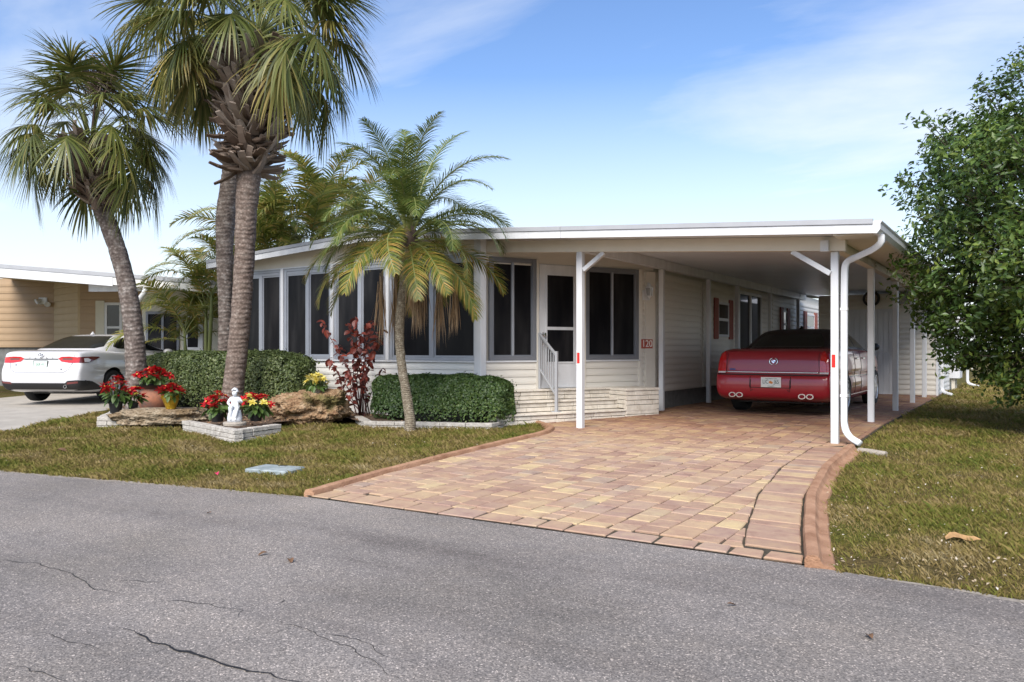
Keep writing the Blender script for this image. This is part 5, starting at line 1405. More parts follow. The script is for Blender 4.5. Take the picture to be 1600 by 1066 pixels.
def sabal_palm(name_label, base, path, rad, crown, size, nfr, seed, boots, bark, gold_low=True, clear=None, bscale=1.0):
    root = thing('sabal_palm', name_label, 'palm tree', base, 0, None)
    tr, pts = trunk(root, path, rad, bark)
    inv = wmat(root).inverted(); r = random.Random(seed)
    c = inv @ Vector(crown)
    ga = 2.39996
    for i in range(nfr):
        t = (i + 0.5) / nfr; cls = min(8, int(t ** 0.85 * 9)); v = r.randrange(2)
        if not gold_low: v = 0
        o = link('frond', SAB[(cls, v)], root)
        az = i * ga + r.gauss(0, 0.2); s_ = size * r.uniform(0.88, 1.1)
        if clear and cls >= clear[2]:                       # old leaves have dropped off on this side
            da = (az - clear[0] + math.pi) % (2*math.pi) - math.pi
            if abs(da) < clear[1]: az = clear[0] + math.copysign(clear[1] + 0.5*r.random(), da)
        o.location = c + Vector((0.07*math.cos(az), 0.07*math.sin(az), 0.12 - 0.34*t)); o.rotation_euler = (r.gauss(0, 0.10), r.gauss(0, 0.08), az); o.scale = (s_, s_, s_)
    # old leaf bases round the head
    z0, z1, r0, r1, nb, tip = boots
    for i in range(nb):
        t = i / nb; az = i * ga + r.gauss(0, 0.15); z_ = z0 + (z1 - z0) * t
        k = min(range(len(pts)), key=lambda q: abs(pts[q].z - z_)); cc = pts[k] if z_ < pts[-1].z else Vector(crown)
        if z_ >= pts[-1].z: cc = Vector(pts[-1]).lerp(Vector(crown), (z_ - pts[-1].z) / max(0.01, crown[2] - pts[-1].z))
        rr_ = r0 + (r1 - r0) * t
        o = link('boot', r.choice(boot_meshes), root)
        o.location = inv @ Vector((cc.x + rr_*math.cos(az), cc.y + rr_*math.sin(az), z_))
        o.rotation_euler = (r.gauss(0, 0.3), -R(tip + 30*t) + r.gauss(0, 0.38), az + r.gauss(0, 0.25)); s_ = bscale * r.uniform(0.8, 1.2); o.scale = (s_, s_, s_)
    return root, c

def pxpath(t, pts): return [at_t(a, b, t) for a, b in pts]
# left palm, leaning
pl_ = pxpath(13.3, [(216, 640), (214, 590), (209, 520), (199, 450), (182, 385), (163, 335), (152, 300), (147, 262)])
pL, cL = sabal_palm('leaning sabal palm with a shaggy brown head in front of the tan house', (pl_[0].x, pl_[0].y, gz(pl_[0].y)), [Vector((pl_[0].x, pl_[0].y, gz(pl_[0].y) - 0.05))] + pl_,
           [0.225, 0.205, 0.178, 0.158, 0.145, 0.14, 0.14, 0.155, 0.18], at_t(141, 218, 13.3), 0.93, 46, 5, (3.55, 4.55, 0.15, 0.27, 190, 16), 'lichen_bark', gold_low=False, clear=(R(-45), 0.6, 7), bscale=1.05)
# seed stalks in the left crown
fl = rng.normal(0, 1, (900, 3)) * np.array([0.15, 0.15, 0.20]) + np.array(at_t(152, 128, 13.3)); dn = rng.normal(0, 1, (900, 3))
o = link('seed_stalk', leaf_cloud('seed_stalk', fl - np.array(wmat(pL).translation), dn, 0.20, 'husk', aspect=0.05, jitter=0.5), pL)
mb = MB(); mb.tube([at_t(143, 222, 13.3), at_t(147, 175, 13.3), at_t(152, 135, 13.3)], [0.03, 0.022, 0.012], 6); mb.build('seed_stem', 'stem_brown', pL)
# tall palm in front
pm2 = pxpath(12.0, [(360, 652), (364, 610), (372, 540), (378, 470), (382, 400), (385, 330), (389, 270), (394, 200), (398, 120)])
sabal_palm('tallest sabal palm with peeling leaf bases, behind the white statue', (pm2[0].x, pm2[0].y, gz(pm2[0].y)), [Vector((pm2[0].x, pm2[0].y, gz(pm2[0].y) - 0.05))] + pm2,
           [0.19, 0.18, 0.162, 0.150, 0.148, 0.152, 0.16, 0.18, 0.20, 0.22], at_t(402, 52, 12.0), 1.10, 48, 9, (3.80, 5.55, 0.17, 0.42, 300, 4), 'sabal_bark', clear=(R(-60), 0.6, 7), bscale=1.3)
# palm behind it
pb = pxpath(14.2, [(352, 640), (352, 545), (352, 470), (351, 400), (353, 340), (362, 270), (370, 200), (374, 120)])
sabal_palm('sabal palm with a kinked trunk rising behind the left hedge', (pb[0].x, pb[0].y, gz(pb[0].y)), [Vector((pb[0].x, pb[0].y, gz(pb[0].y) - 0.05))] + pb,
           [0.15, 0.135, 0.125, 0.125, 0.145, 0.178, 0.172, 0.165, 0.17], at_t(345, 55, 14.2), 1.10, 40, 21, (5.2, 6.4, 0.28, 0.36, 90, 0), 'lichen_bark')

# ------------------------------------------------------------------ date palm by the steps
DAT = []
for i, (el, bd, mt) in enumerate([(82, 62, 'date_green'), (70, 85, 'date_green'), (58, 100, 'date_green'), (46, 105, 'date_green'), (34, 105, 'date_green'), (22, 100, 'date_green'), (10, 92, 'date_gold'), (-2, 85, 'date_gold'), (-16, 75, 'date_gold')]):
    for v in range(2):
        DAT.append((i, pinnate_frond(500 + i*5 + v, R(el + v*5), 1.74 - 0.03*i, bd, 0.36, 78, mt if v == 0 or i < 5 else 'date_gold', wleaf=0.0165, vee=0.30, droop=0.55, pet=0.14)))
qp = pxpath(10.65, [(641, 672), (640, 650), (634, 610), (627, 565), (624, 520), (628, 470), (634, 425), (638, 400), (640, 372)])
qb = Vector((qp[0].x, qp[0].y, gz(qp[0].y)))
date = thing('date_palm', 'small date palm with yellowing lower fronds in front of the porch windows', 'palm tree', qb)
trunk(date, [qb - Vector((0, 0, 0.03))] + qp, [0.085, 0.078, 0.072, 0.066, 0.062, 0.060, 0.062, 0.068, 0.085, 0.10], 'date_bark', rough=0.008)
head = MB(); hc = at_t(640, 372, 10.65)
head.lathe([(0.05, -0.30), (0.085, -0.18), (0.11, -0.05), (0.10, 0.08), (0.06, 0.2), (0.0, 0.25)], 14); head.v = [v + hc + noise.noise_vector(v*14)*0.02 for v in head.v]
head.build('crown_shaft', 'stem_brown', date, smooth=True)
inv = wmat(date).inverted(); r = random.Random(4)
n = 48
for i in range(n):
    t = (i + 0.5) / n; cls = min(8, int(t ** 0.9 * 9)); me = r.choice([m_ for k_, m_ in DAT if k_ == cls])
    az = i * 2.39996 + r.gauss(0, 0.18); o = link('frond', me, date)
    s_ = r.uniform(0.9, 1.08)
    o.location = inv @ (hc + Vector((0.06*math.cos(az), 0.06*math.sin(az), 0.14 - 0.26*t))); o.rotation_euler = (r.gauss(0, 0.18), r.gauss(0, 0.06), az); o.scale = (s_, s_, s_)
def dead_frond(px, y0, y1, t, n=40, w=0.06, sway=0.0):
    m = MB(); a, b = at_t(px, y0, t), at_t(px + sway, y1, t)
    rr = random.Random(int(px))
    st = hc + Vector((0, 0, -0.12)); m.tube([st, st.lerp(a, 0.5) + Vector((0, 0, 0.10)), a, a.lerp(b, 0.5)], [0.008, 0.007, 0.006, 0.004], 4)
    for i in range(n):
        f = rr.random() * 0.55; p = a.lerp(b, f) + Vector((rr.gauss(0, w*0.35), rr.gauss(0, w*0.35), 0))
        L_ = (a - b).length * (1 - f) * rr.uniform(0.6, 1.05)
        blade_strip(m, p, Vector((rr.gauss(0, .09), rr.gauss(0, .09), -1)), L_, rr.uniform(0.008, 0.016), Vector((math.cos(i), math.sin(i), 0)), 0.1, n=3)
    m.build('dead_frond', 'straw', date, recalc=False)
for a in ((597, 425, 540, 10.5), (617, 412, 545, 10.8), (652, 410, 532, 10.4), (661, 415, 525, 10.5), (689, 418, 545, 10.5), (712, 430, 530, 10.4), (644, 415, 500, 10.3)): dead_frond(*a, n=46, w=0.07, sway=-3)

# ------------------------------------------------------------------ areca palms beside the house
ARE = []
for i, (el, bd) in enumerate([(80, 75), (68, 95), (56, 105), (42, 105), (28, 95), (12, 80)]):
    for v in range(2): ARE.append((i, pinnate_frond(700 + i*5 + v, R(el + v*4), 2.0, bd, 0.48, 46, 'areca_green', wleaf=0.038, vee=0.55, droop=0.7, pet=0.20)))
def areca(label, px, t, stems, seed, size=1.0):
    b = at_t(px, HYP, t); b.z = gz(b.y); root = thing('areca_palm', label, 'palm tree', b, 0, None); r = random.Random(seed)
    for dx, dy, h in stems:
        top = Vector((dx*1.5, dy*1.5, h))
        m = MB(); m.tube([Vector((dx*0.4, dy*0.4, -0.05)), Vector((dx*0.9, dy*0.9, h*0.5)), top, top + Vector((dx*0.1, dy*0.1, 0.5))], [0.05, 0.042, 0.04, 0.018], 8); m.build('stem', 'petiole', root, world=False, smooth=True)
        for i in range(10):
            k = int(i / 10 * 6); az = i*2.39996 + r.random(); o = link('frond', r.choice([q for c_, q in ARE if c_ == k]), root, top + Vector((0, 0, 0.45 - 0.03*i)), (r.gauss(0, .2), 0, az)); s_ = size * r.uniform(0.85, 1.1); o.scale = (s_, s_, s_)
areca('tall areca palm rising over the porch roof', 505, 19.5, [(0, 0, 4.0), (0.45, 0.3, 3.4), (-0.4, 0.3, 3.7), (0.2, -0.5, 3.0), (-0.6, -0.3, 2.7)], 31, 1.2)
areca('areca palm with arching fronds behind the trunks, left of the porch roof', 415, 18.5, [(0, 0, 3.3), (0.4, -0.2, 2.6), (-0.4, 0.2, 3.0), (-0.5, -0.4, 2.0)], 32, 1.1)
areca('low areca palm between the two houses', 322, 17.0, [(0, 0, 1.6), (0.3, 0.3, 2.2), (-0.35, -0.1, 1.1), (0.4, -0.2, 1.8)], 33, 0.85)

# ------------------------------------------------------------------ hedges
def hedge(label, c, hx, hy, hz, rz, nleaf, size, material, seed, power=4.5):
    root = thing('hedge', label, 'hedge', (c[0], c[1], gz(c[1])), rz)
    r2 = np.random.default_rng(seed)
    d = r2.normal(0, 1, (nleaf, 3)) * np.array([hx, hy, hz]) ; d[:, 2] = np.where(d[:, 2] < -0.5*hz, -d[:, 2], d[:, 2])
    # superellipsoid surface with lumps
    e = power; k = (np.abs(d[:, 0]/hx)**e + np.abs(d[:, 1]/hy)**e + np.abs(d[:, 2]/hz)**e) ** (-1/e)
    dirs = d * k[:, None]
    lump = np.array([noise.noise(Vector(p * 2.3) + Vector((seed, 0, 0))) * 0.10 + noise.noise(Vector(p * 6)) * 0.05 for p in dirs])
    depth = r2.uniform(0, 1, nleaf) ** 2.2 * 0.13 - np.where(r2.uniform(0, 1, nleaf) < 0.02, r2.uniform(0, 0.09, nleaf), 0) * 0.9
    pos = dirs * (1 + lump - depth)[:, None]; pos[:, 2] += hz
    pos[:, 2] = np.maximum(pos[:, 2], 0.03)
    nr = np.stack([np.sign(dirs[:, 0])*np.abs(dirs[:, 0]/hx)**(e-1)/hx, np.sign(dirs[:, 1])*np.abs(dirs[:, 1]/hy)**(e-1)/hy, np.sign(dirs[:, 2])*np.abs(dirs[:, 2]/hz)**(e-1)/hz], 1); nr /= np.linalg.norm(nr, axis=1, keepdims=True) + 1e-9
    f = link('foliage', leaf_cloud('foliage', pos, nr + np.array([0, 0, .35]), size, material, aspect=0.55, jitter=0.55), root); tag(f, kind='stuff')
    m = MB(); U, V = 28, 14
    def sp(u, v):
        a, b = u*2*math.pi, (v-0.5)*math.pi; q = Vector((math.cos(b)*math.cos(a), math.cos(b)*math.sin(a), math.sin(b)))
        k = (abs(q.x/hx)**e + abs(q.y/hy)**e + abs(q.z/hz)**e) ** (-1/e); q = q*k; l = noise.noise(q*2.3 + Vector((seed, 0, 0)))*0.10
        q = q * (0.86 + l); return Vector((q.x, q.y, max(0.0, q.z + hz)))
    m.grid(sp, U, V); m.build('shade_core', 'hedge_core', root, world=False, smooth=True)  # near-black hull: shade inside the hedge is put into its colour
    rr = random.Random(seed)
    for i in range(8):
        x_ = rr.uniform(-hx*.85, hx*.85); MB().tube([(x_, rr.uniform(-.1, .1), -0.02), (x_ + rr.gauss(0, .05), 0, 0.25)], [0.02, 0.012], 5).build('stem', 'stem_brown', root, world=False)
    return root
a, b = at_y(243, 600, -1.25), at_y(483, 600, -1.0)
hedge('long clipped olive green hedge behind the red poinsettias', ((a.x+b.x)/2, -1.12), (b.x-a.x)/2, 0.52, 0.545, math.atan2(0.25, b.x-a.x), 70000, 0.045, 'hedge_leaf_olive', 3)
a, b = at_y(590, 620, -0.75), at_y(797, 620, -0.45)
hedge('clipped dark green hedge below the porch window beside the steps', ((a.x+b.x)/2, -0.60), (b.x-a.x)/2, 0.30, 0.37, math.atan2(0.30, b.x-a.x), 48000, 0.042, 'hedge_leaf', 8, power=5)

# ------------------------------------------------------------------ leafy tree at the right
tc_ = at_t(1690, 375, 9.6)
tree = thing('leafy_tree', 'dense dark green broadleaf tree overhanging the right lawn', 'tree', (tc_.x + 0.1, tc_.y, gz(tc_.y)))
tb = Vector((tc_.x + 0.1, tc_.y, gz(tc_.y) - 0.05))
trunk(tree, [tb, tb + Vector((0.02, 0, 0.6)), tb + Vector((-0.05, 0.05, 1.3)), tb + Vector((0, 0, 2.2)), tb + Vector((0.05, 0, 3.4))], [0.16, 0.14, 0.12, 0.09, 0.05], 'tree_bark')
CR = np.array([2.02, 2.05, 2.35]); cen = np.array([tc_.x, tc_.y, 2.62])
NC = 6600
d = rng.normal(0, 1, (NC, 3)); d /= np.linalg.norm(d, axis=1, keepdims=True)
lum = np.array([0.20*noise.noise(Vector(q)*2.1) + 0.24*noise.noise(Vector(q)*5.2 + Vector((3, 1, 0))) + 0.06*noise.noise(Vector(q)*10) for q in d])
rad_ = (0.92 + lum) * (1 - 0.42 * rng.uniform(0, 1, NC) ** 1.9)
cl = cen + d * rad_[:, None] * CR
cl[:, 2] = np.where(cl[:, 2] < 0.35, 0.35 + rng.uniform(0, 0.5, NC), cl[:, 2])
K = 12
pos = np.repeat(cl, K, 0) + rng.normal(0, 0.052, (NC*K, 3)); nn = np.repeat(d, K, 0) * 0.55 + np.array([0, 0, 0.6])
o = link('crown', leaf_cloud('crown', pos - np.array(tree.location), nn, 0.086, 'tree_leaf', aspect=0.46, jitter=0.55, fold=0.22), tree); tag(o, kind='stuff')
tw = MB(); rr = random.Random(6)
for i in range(1500):
    q = Vector(cl[i]); dq = Vector(d[i]); b0 = q - dq * rr.uniform(0.25, 0.5) - Vector((0, 0, 0.12)); tw.tube([b0, b0.lerp(q, 0.6) + Vector((rr.gauss(0, .03), rr.gauss(0, .03), 0.02)), q], [0.008, 0.005, 0.002], 3, cap=False)
tag(tw.build('twigs', 'tree_bark', tree, recalc=False), kind='stuff')
br = MB(); rr = random.Random(5)
for i in range(46):
    q = cl[rr.randrange(NC)]; s0 = tb + Vector((0, 0, rr.uniform(0.7, 2.6))); e_ = Vector(q); mdl = s0.lerp(e_, 0.5) + Vector((rr.gauss(0, .12), rr.gauss(0, .12), rr.uniform(0, .3)))
    m = MB(); m.tube([s0, mdl, e_], [0.035, 0.02, 0.006], 5); m.build('limb', 'tree_bark', tree, smooth=True)

# ------------------------------------------------------------------ flower beds
BED = [(-9.0, -1.5), (-6.25, -3.42), (-5.6, -3.05), (-5.0, -2.75), (-4.70, -3.05), (-3.12, -3.40), (-3.22, -2.68), (-3.9, -2.2), (-3.75, -0.95), (-2.80, -1.42), (-1.02, -0.78), (-1.05, -0.1), (-1.7, -0.17), (-7.4, -0.17)]
def bed_z(x, y):
    return 0.045 if x < -3.3 else 0.03
bm_ = MB(); P_ = []
bm_.add([(x_, y_, bed_z(x_, y_)) for x_, y_ in BED], [tuple(range(len(BED)))])
bm_.build('planting_bed', 'soil'); tag(bpy.data.objects['planting_bed'], 'bare soil of the front flower bed', 'flower bed', kind='structure')
chips = rng.uniform(0, 1, (2600, 2)); cx_ = -9 + chips[:, 0]*8; cy_ = -3.5 + chips[:, 1]*3.3; k = pip(cx_, cy_, BED)
cp_ = np.stack([cx_[k], cy_[k], np.where(cx_[k] < -3.3, 0.055, 0.04)], 1)
leafmat('mulch_chip', [(0, (0.10, 0.055, 0.03)), (0.5, (0.24, 0.14, 0.08)), (1, (0.42, 0.30, 0.20))], 0.9, 0.0)
tag(link('mulch', leaf_cloud('mulch', cp_, np.tile([0, 0, 1.0], (len(cp_), 1)), 0.055, 'mulch_chip', aspect=0.5, jitter=0.3)), 'brown leaf litter scattered over the flower bed', 'mulch', kind='stuff')

def planter(label, pts, courses, z0, ch=0.058, cap=None):
    root = thing('planter_wall', label, 'planter', (pts[0][0], pts[0][1], z0))
    rr = random.Random(len(pts) * 17 + courses)
    for a, b in zip(pts[:-1], pts[1:]):
        fr = wall_frame(a, b); L_ = math.hypot(b[0]-a[0], b[1]-a[1])
        for c in range(courses):
            s = -rr.random()*0.25 if c else 0.0
            while s < L_ - 0.01:
                e = min(s + rr.uniform(0.26, 0.42), L_); e = L_ if L_ - e < 0.08 else e; a0 = max(0, s)
                if e - a0 > 0.03:
                    g_ = gz(a[1] + (b[1]-a[1])*(a0+e)/2/L_); k_ = rr.uniform(-0.006, 0.006)
                    m = MB(); m.box(a0 + 0.003, e - 0.003, -0.12 + k_, 0.0 + k_, g_ - 0.02 + c*ch + 0.003, g_ - 0.02 + (c+1)*ch - 0.002); m.v = [fr(p) + noise.noise_vector(p*13)*0.004 for p in m.v]
                    m.build('brick', 'planter_brick', root, bevel=0.005)
                s = e
    return root
planter('pale brick planter wall in a V below the white statue', [(-4.78, -3.06), (-3.10, -3.45), (-3.16, -2.66)], 3, 0)
planter('short pale brick planter wall at the corner by the concrete driveway', [(-7.35, -2.55), (-6.24, -3.48), (-5.25, -2.92)], 3, 0, ch=0.065)
planter('low pale brick edging in front of the dark green hedge', [(-3.50, -0.95), (-2.82, -1.46), (-1.0, -0.83), (-1.10, -0.18)], 2, 0)

# ------------------------------------------------------------------ rocks
def rockmat(name, a, b, c, moss):
    m, N, L, bs = _nt(name)
    tc = N.new('ShaderNodeTexCoord'); v = tc.outputs['Object']
    n = N.new('ShaderNodeTexNoise'); n.inputs['Scale'].default_value = 9; n.inputs['Detail'].default_value = 9; n.inputs['Roughness'].default_value = 0.72; L.new(v, n.inputs['Vector'])
    cr = ramp(N, [(0.32, a), (0.5, b), (0.68, c)]); L.new(n.outputs['Fac'], cr.inputs[0])
    n2 = N.new('ShaderNodeTexNoise'); n2.inputs['Scale'].default_value = 3.4; n2.inputs['Detail'].default_value = 5; L.new(v, n2.inputs['Vector'])
    c2 = ramp(N, [(0.50, (0, 0, 0)), (0.64, (1, 1, 1))]); L.new(n2.outputs['Fac'], c2.inputs[0])
    mx = N.new('ShaderNodeMix'); mx.data_type = 'RGBA'; L.new(c2.outputs[0], mx.inputs['Factor']); L.new(cr.outputs[0], mx.inputs['A']); mx.inputs['B'].default_value = lin(moss)
    L.new(mx.outputs['Result'], bs.inputs['Base Color']); bs.inputs['Roughness'].default_value = 0.95; bs.inputs['Specular IOR Level'].default_value = 0.15
    vo = N.new('ShaderNodeTexVoronoi'); vo.inputs['Scale'].default_value = 26; L.new(v, vo.inputs['Vector'])
    ad = N.new('ShaderNodeMath'); ad.operation = 'ADD'; L.new(vo.outputs['Distance'], ad.inputs[0]); L.new(n.outputs['Fac'], ad.inputs[1])
    bp = N.new('ShaderNodeBump'); bp.inputs['Strength'].default_value = 1.0; bp.inputs['Distance'].default_value = 0.03
    L.new(ad.outputs[0], bp.inputs['Height']); L.new(bp.outputs[0], bs.inputs['Normal'])
rockmat('coral_rock', (0.13, 0.065, 0.035), (0.29, 0.185, 0.105), (0.44, 0.33, 0.22), (0.15, 0.125, 0.05))
rockmat('flat_rock', (0.12, 0.085, 0.055), (0.30, 0.235, 0.16), (0.46, 0.39, 0.29), (0.20, 0.14, 0.08))
def rock(label, c, r, seed, material, rz=0, amp=0.28, flat=0.0, sharp=2.2, holes=()):
    bm = bmesh.new(); bmesh.ops.create_icosphere(bm, subdivisions=5, radius=1.0)
    sv = Vector((seed*3.1, seed*1.7, 0))
    for v in bm.verts:
        d = v.co.normalized(); k = 1 + amp * noise.noise(d*1.4 + sv) + amp*0.6*noise.noise(d*3.2 + sv) + amp*0.55*abs(noise.noise(d*6 + sv)) + amp*0.34*noise.noise(d*13 + sv) + amp*0.22*noise.noise(d*30 + sv)
        for hd, hr, dp in holes:
            q = (d - Vector(hd).normalized()).length
            if q < hr: k -= dp * (1 - (q/hr)**2)
        p = Vector((math.copysign(abs(d.x)**0.85, d.x)*r[0], math.copysign(abs(d.y)**0.85, d.y)*r[1], math.copysign(abs(d.z)**0.8, d.z)*r[2])) * k
        if flat and p.z > flat: p.z = flat + (p.z - flat)*0.3
        v.co = p
    me = bpy.data.meshes.new('boulder'); bm.to_mesh(me); bm.free(); me.materials.append(M[material]); me.shade_smooth()
    o = link('boulder', me, None, c, (0, 0, rz)); return tag(o, label, 'rock')
bc = at_t(482, 640, 11.85)
rock('big pitted orange brown coral boulder beside the copper leaf shrub', (bc.x, bc.y, 0.22), (0.54, 0.36, 0.25), 4, 'coral_rock', rz=R(33), amp=0.34, holes=(((0.32, -0.9, 0.25), 0.26, 0.24), ((-0.15, -0.95, -0.35), 0.22, 0.2)))
fc = at_t(256, 652, 11.55)
rock('long flat weathered rock lying across the planter wall', (fc.x, fc.y, 0.11), (0.68, 0.34, 0.13), 9, 'flat_rock', rz=R(36), amp=0.26, flat=0.11)

# ------------------------------------------------------------------ potted poinsettias
def petal(L_, w, cup=0.25, seg=4):
    m = MB(); vs_ = []
    for i in range(seg + 1):
        t = i/seg; ww = w * math.sin(math.pi * (0.08 + 0.92*t)) ** 0.7 * (1 - 0.15*t) if t < 1 else 0.0
        z_ = cup * L_ * (0.4*t - t*t*0.9)
        vs_ += [Vector((L_*t, -ww/2, z_)), Vector((L_*t, 0, z_ - 0.12*ww)), Vector((L_*t, ww/2, z_))]
    return m.add(vs_, [(3*i+k, 3*i+k+1, 3*(i+1)+k+1, 3*(i+1)+k) for i in range(seg) for k in range(2)])
def flower_mesh(material, seed, size):
    r = random.Random(seed); full = MB()
    for ring, (n_, L_, tilt) in enumerate(((7, 1.0, 8), (6, 0.78, 26), (4, 0.5, 45))):
        for k_ in range(n_):
            p = petal(size*L_*r.uniform(.85, 1.1), size*0.46*L_, 0.35)
            p.xf(Matrix.Rotation(2*math.pi*(k_ + ring*.5)/n_ + r.gauss(0, .12), 4, 'Z') @ Matrix.Rotation(-R(tilt + r.gauss(0, 8)), 4, 'Y'))
            full.add(p.v, p.f)
    return full.mesh('flower_head', material, recalc=False)
FLR_ = [flower_mesh('poinsettia_red', s_, 0.095) for s_ in range(3)]; FLY = [flower_mesh('poinsettia_yellow', 5 + s_, 0.085) for s_ in range(3)]
GLEAF = MB(); GLEAF = petal(0.12, 0.06, 0.5).mesh('leaf', 'leaf_green', recalc=False)
PIPEDOT = MB().lathe([(0.0, 0.018), (0.010, 0.014), (0.012, 0.004), (0.0, 0.0)], 8).mesh('flower_eye', 'poinsettia_yellow')
def poinsettia(label, p, potr, poth, potmat, spread, height, nf, seed, kind='red', potprof=None, group='potted poinsettias'):
    root = thing('potted_poinsettia', label, 'potted plant', p, 0, group); r = random.Random(seed)
    pf = potprof or [(0.0, 0.0), (potr*0.76, 0.0), (potr*0.95, poth*0.86), (potr*1.04, poth*0.86), (potr*1.04, poth), (potr*0.92, poth), (potr*0.90, poth*0.9), (0.0, poth*0.9)]
    pt_ = MB().lathe(pf, 22)
    if potmat == 'foil_gold': pt_.v = [Vector((v.x*(1 + 0.08*math.sin(9*math.atan2(v.y, v.x)) * v.z/poth), v.y*(1 + 0.08*math.sin(9*math.atan2(v.y, v.x)) * v.z/poth), v.z + (0.03*math.sin(7*math.atan2(v.y, v.x)) if v.z > poth*.85 else 0))) for v in pt_.v]
    pt_.build('pot', potmat, root, world=False, smooth=35)
    for i in range(nf):
        t = (i + .5)/nf; a = i*2.39996 + r.gauss(0, .2); q = spread * math.sqrt(t); z_ = poth + height*(1 - 0.55*t) + r.gauss(0, 0.02)
        ty = kind if kind != 'mix' else r.choice(['red', 'red', 'yellow'])
        o = link('flower_head', r.choice(FLR_ if ty == 'red' else FLY), root, (q*math.cos(a), q*math.sin(a), z_), (r.gauss(0, .2) - 0.7*t*math.sin(a)*-1, r.gauss(0, .2) + 0.8*t*math.cos(a), r.random()*6)); s_ = r.uniform(.8, 1.15); o.scale = (s_, s_, s_)
        link('flower_eye', PIPEDOT, o, (0, 0, 0.006))
        MB().tube([(0.3*q*math.cos(a), 0.3*q*math.sin(a), poth*.9), (q*.8*math.cos(a), q*.8*math.sin(a), poth + height*.45), (q*math.cos(a), q*math.sin(a), z_)], [0.006, 0.005, 0.004], 5).build('stem', 'leaf_green', root, world=False)
    for i in range(nf*3):
        a = r.random()*6.28; q = spread*r.uniform(0.3, 0.95); z_ = poth + height*r.uniform(0.05, 0.7)*(1 - 0.3*q/spread)
        o = link('leaf', GLEAF, root, (q*0.7*math.cos(a), q*0.7*math.sin(a), z_), (r.gauss(0, .3), R(r.uniform(-10, 55)), a + r.gauss(0, .4))); s_ = r.uniform(.8, 1.3); o.scale = (s_, s_, s_)
    return root
def PT(px, py, z): return at_z(px, py, z)
poinsettia('red poinsettia in a black pot on the planter corner, before the car wheel', PT(181, 645, 0.165), 0.10, 0.16, 'pot_black', 0.21, 0.34, 13, 1)
poinsettia('small red and cream poinsettia in a black pot before the clay urn', PT(208, 643, 0.17), 0.075, 0.13, 'pot_black', 0.16, 0.22, 10, 2, 'mix')
poinsettia('red poinsettia in a crinkled gold foil pot', PT(267, 640, 0.22), 0.105, 0.20, 'foil_gold', 0.15, 0.15, 9, 3, potprof=[(0.0, 0.0), (0.065, 0.0), (0.085, 0.08), (0.115, 0.19), (0.135, 0.20), (0.10, 0.18), (0.0, 0.17)])
poinsettia('red poinsettia in a dark pot left of the statue', at_t(340, 659, 10.75) , 0.095, 0.12, 'pot_black', 0.18, 0.24, 13, 4)
poinsettia('red poinsettia with a cream bloom in a dark pot right of the statue', at_t(400, 658, 10.65), 0.095, 0.12, 'pot_black', 0.19, 0.25, 13, 6, 'mix')
poinsettia('yellow poinsettia in a small stone pot on the big boulder', at_t(495, 620, 11.95), 0.075, 0.13, 'pot_stone', 0.17, 0.20, 14, 7, 'yellow')
# clay urn with its planting dish
up_ = at_t(240, 640, 12.9); up_.z = 0.045
urn = thing('clay_urn', 'large round clay urn topped by a dark dish of red poinsettias', 'urn', up_)
MB().lathe([(0.0, 0.0), (0.13, 0.0), (0.20, 0.08), (0.245, 0.20), (0.235, 0.31), (0.18, 0.39), (0.17, 0.42), (0.0, 0.42)], 30).build('body', 'urn_clay', urn, world=False, smooth=45)
MB().lathe([(0.0, 0.415), (0.19, 0.415), (0.27, 0.455), (0.285, 0.475), (0.27, 0.475), (0.18, 0.44), (0.0, 0.44)], 30).build('dish', 'pot_black', urn, world=False, smooth=45)
poinsettia('red poinsettia in a dark bowl on top of the clay urn', (up_.x, up_.y, 0.485), 0.13, 0.05, 'pot_black', 0.27, 0.24, 18, 11)
# small fallen petals of white flower by the pots
# ------------------------------------------------------------------ statue
sp_ = at_t(367, 660, 10.3)
stt = thing('garden_statue', 'white seated cherub statue on a round stone base', 'statue', (sp_.x, sp_.y, 0.13))
stt.rotation_euler = (0, 0, YAW + R(8)); stt.scale = (1.0, 1.0, 1.0)
MB().lathe([(0.0, -0.03), (0.145, -0.03), (0.15, 0.0), (0.14, 0.015), (0.0, 0.015)], 24).build('base_stone', 'pot_stone', stt, world=False, smooth=40)
rk = MB(); rk.lathe([(0.0, 0.012), (0.092, 0.012), (0.096, 0.06), (0.085, 0.12), (0.07, 0.165), (0.04, 0.175), (0.0, 0.175)], 18); rk.v = [v + noise.noise_vector(v*22)*0.010 for v in rk.v]
rk.build('rock_seat', 'statue_white', stt, world=False, smooth=True)
def skin_body(name, verts, edges, radii, material, parent, rootv=0, sub=2):
    me = bpy.data.meshes.new(name); me.from_pydata(verts, edges, []); ob = link(name, me)
    ob.modifiers.new('k', 'SKIN'); ob.modifiers.new('s', 'SUBSURF').levels = sub; ob.modifiers['s'].render_levels = sub
    for v, r_ in zip(me.skin_vertices[0].data, radii): v.radius = r_ if hasattr(r_, '__len__') else (r_, r_)
    me.skin_vertices[0].data[rootv].use_root = True
    f = eval_mesh(ob); bpy.data.objects.remove(ob); f.materials.clear(); f.materials.append(M[material]); f.shade_smooth(); f.name = name
    return link(name, f, parent)
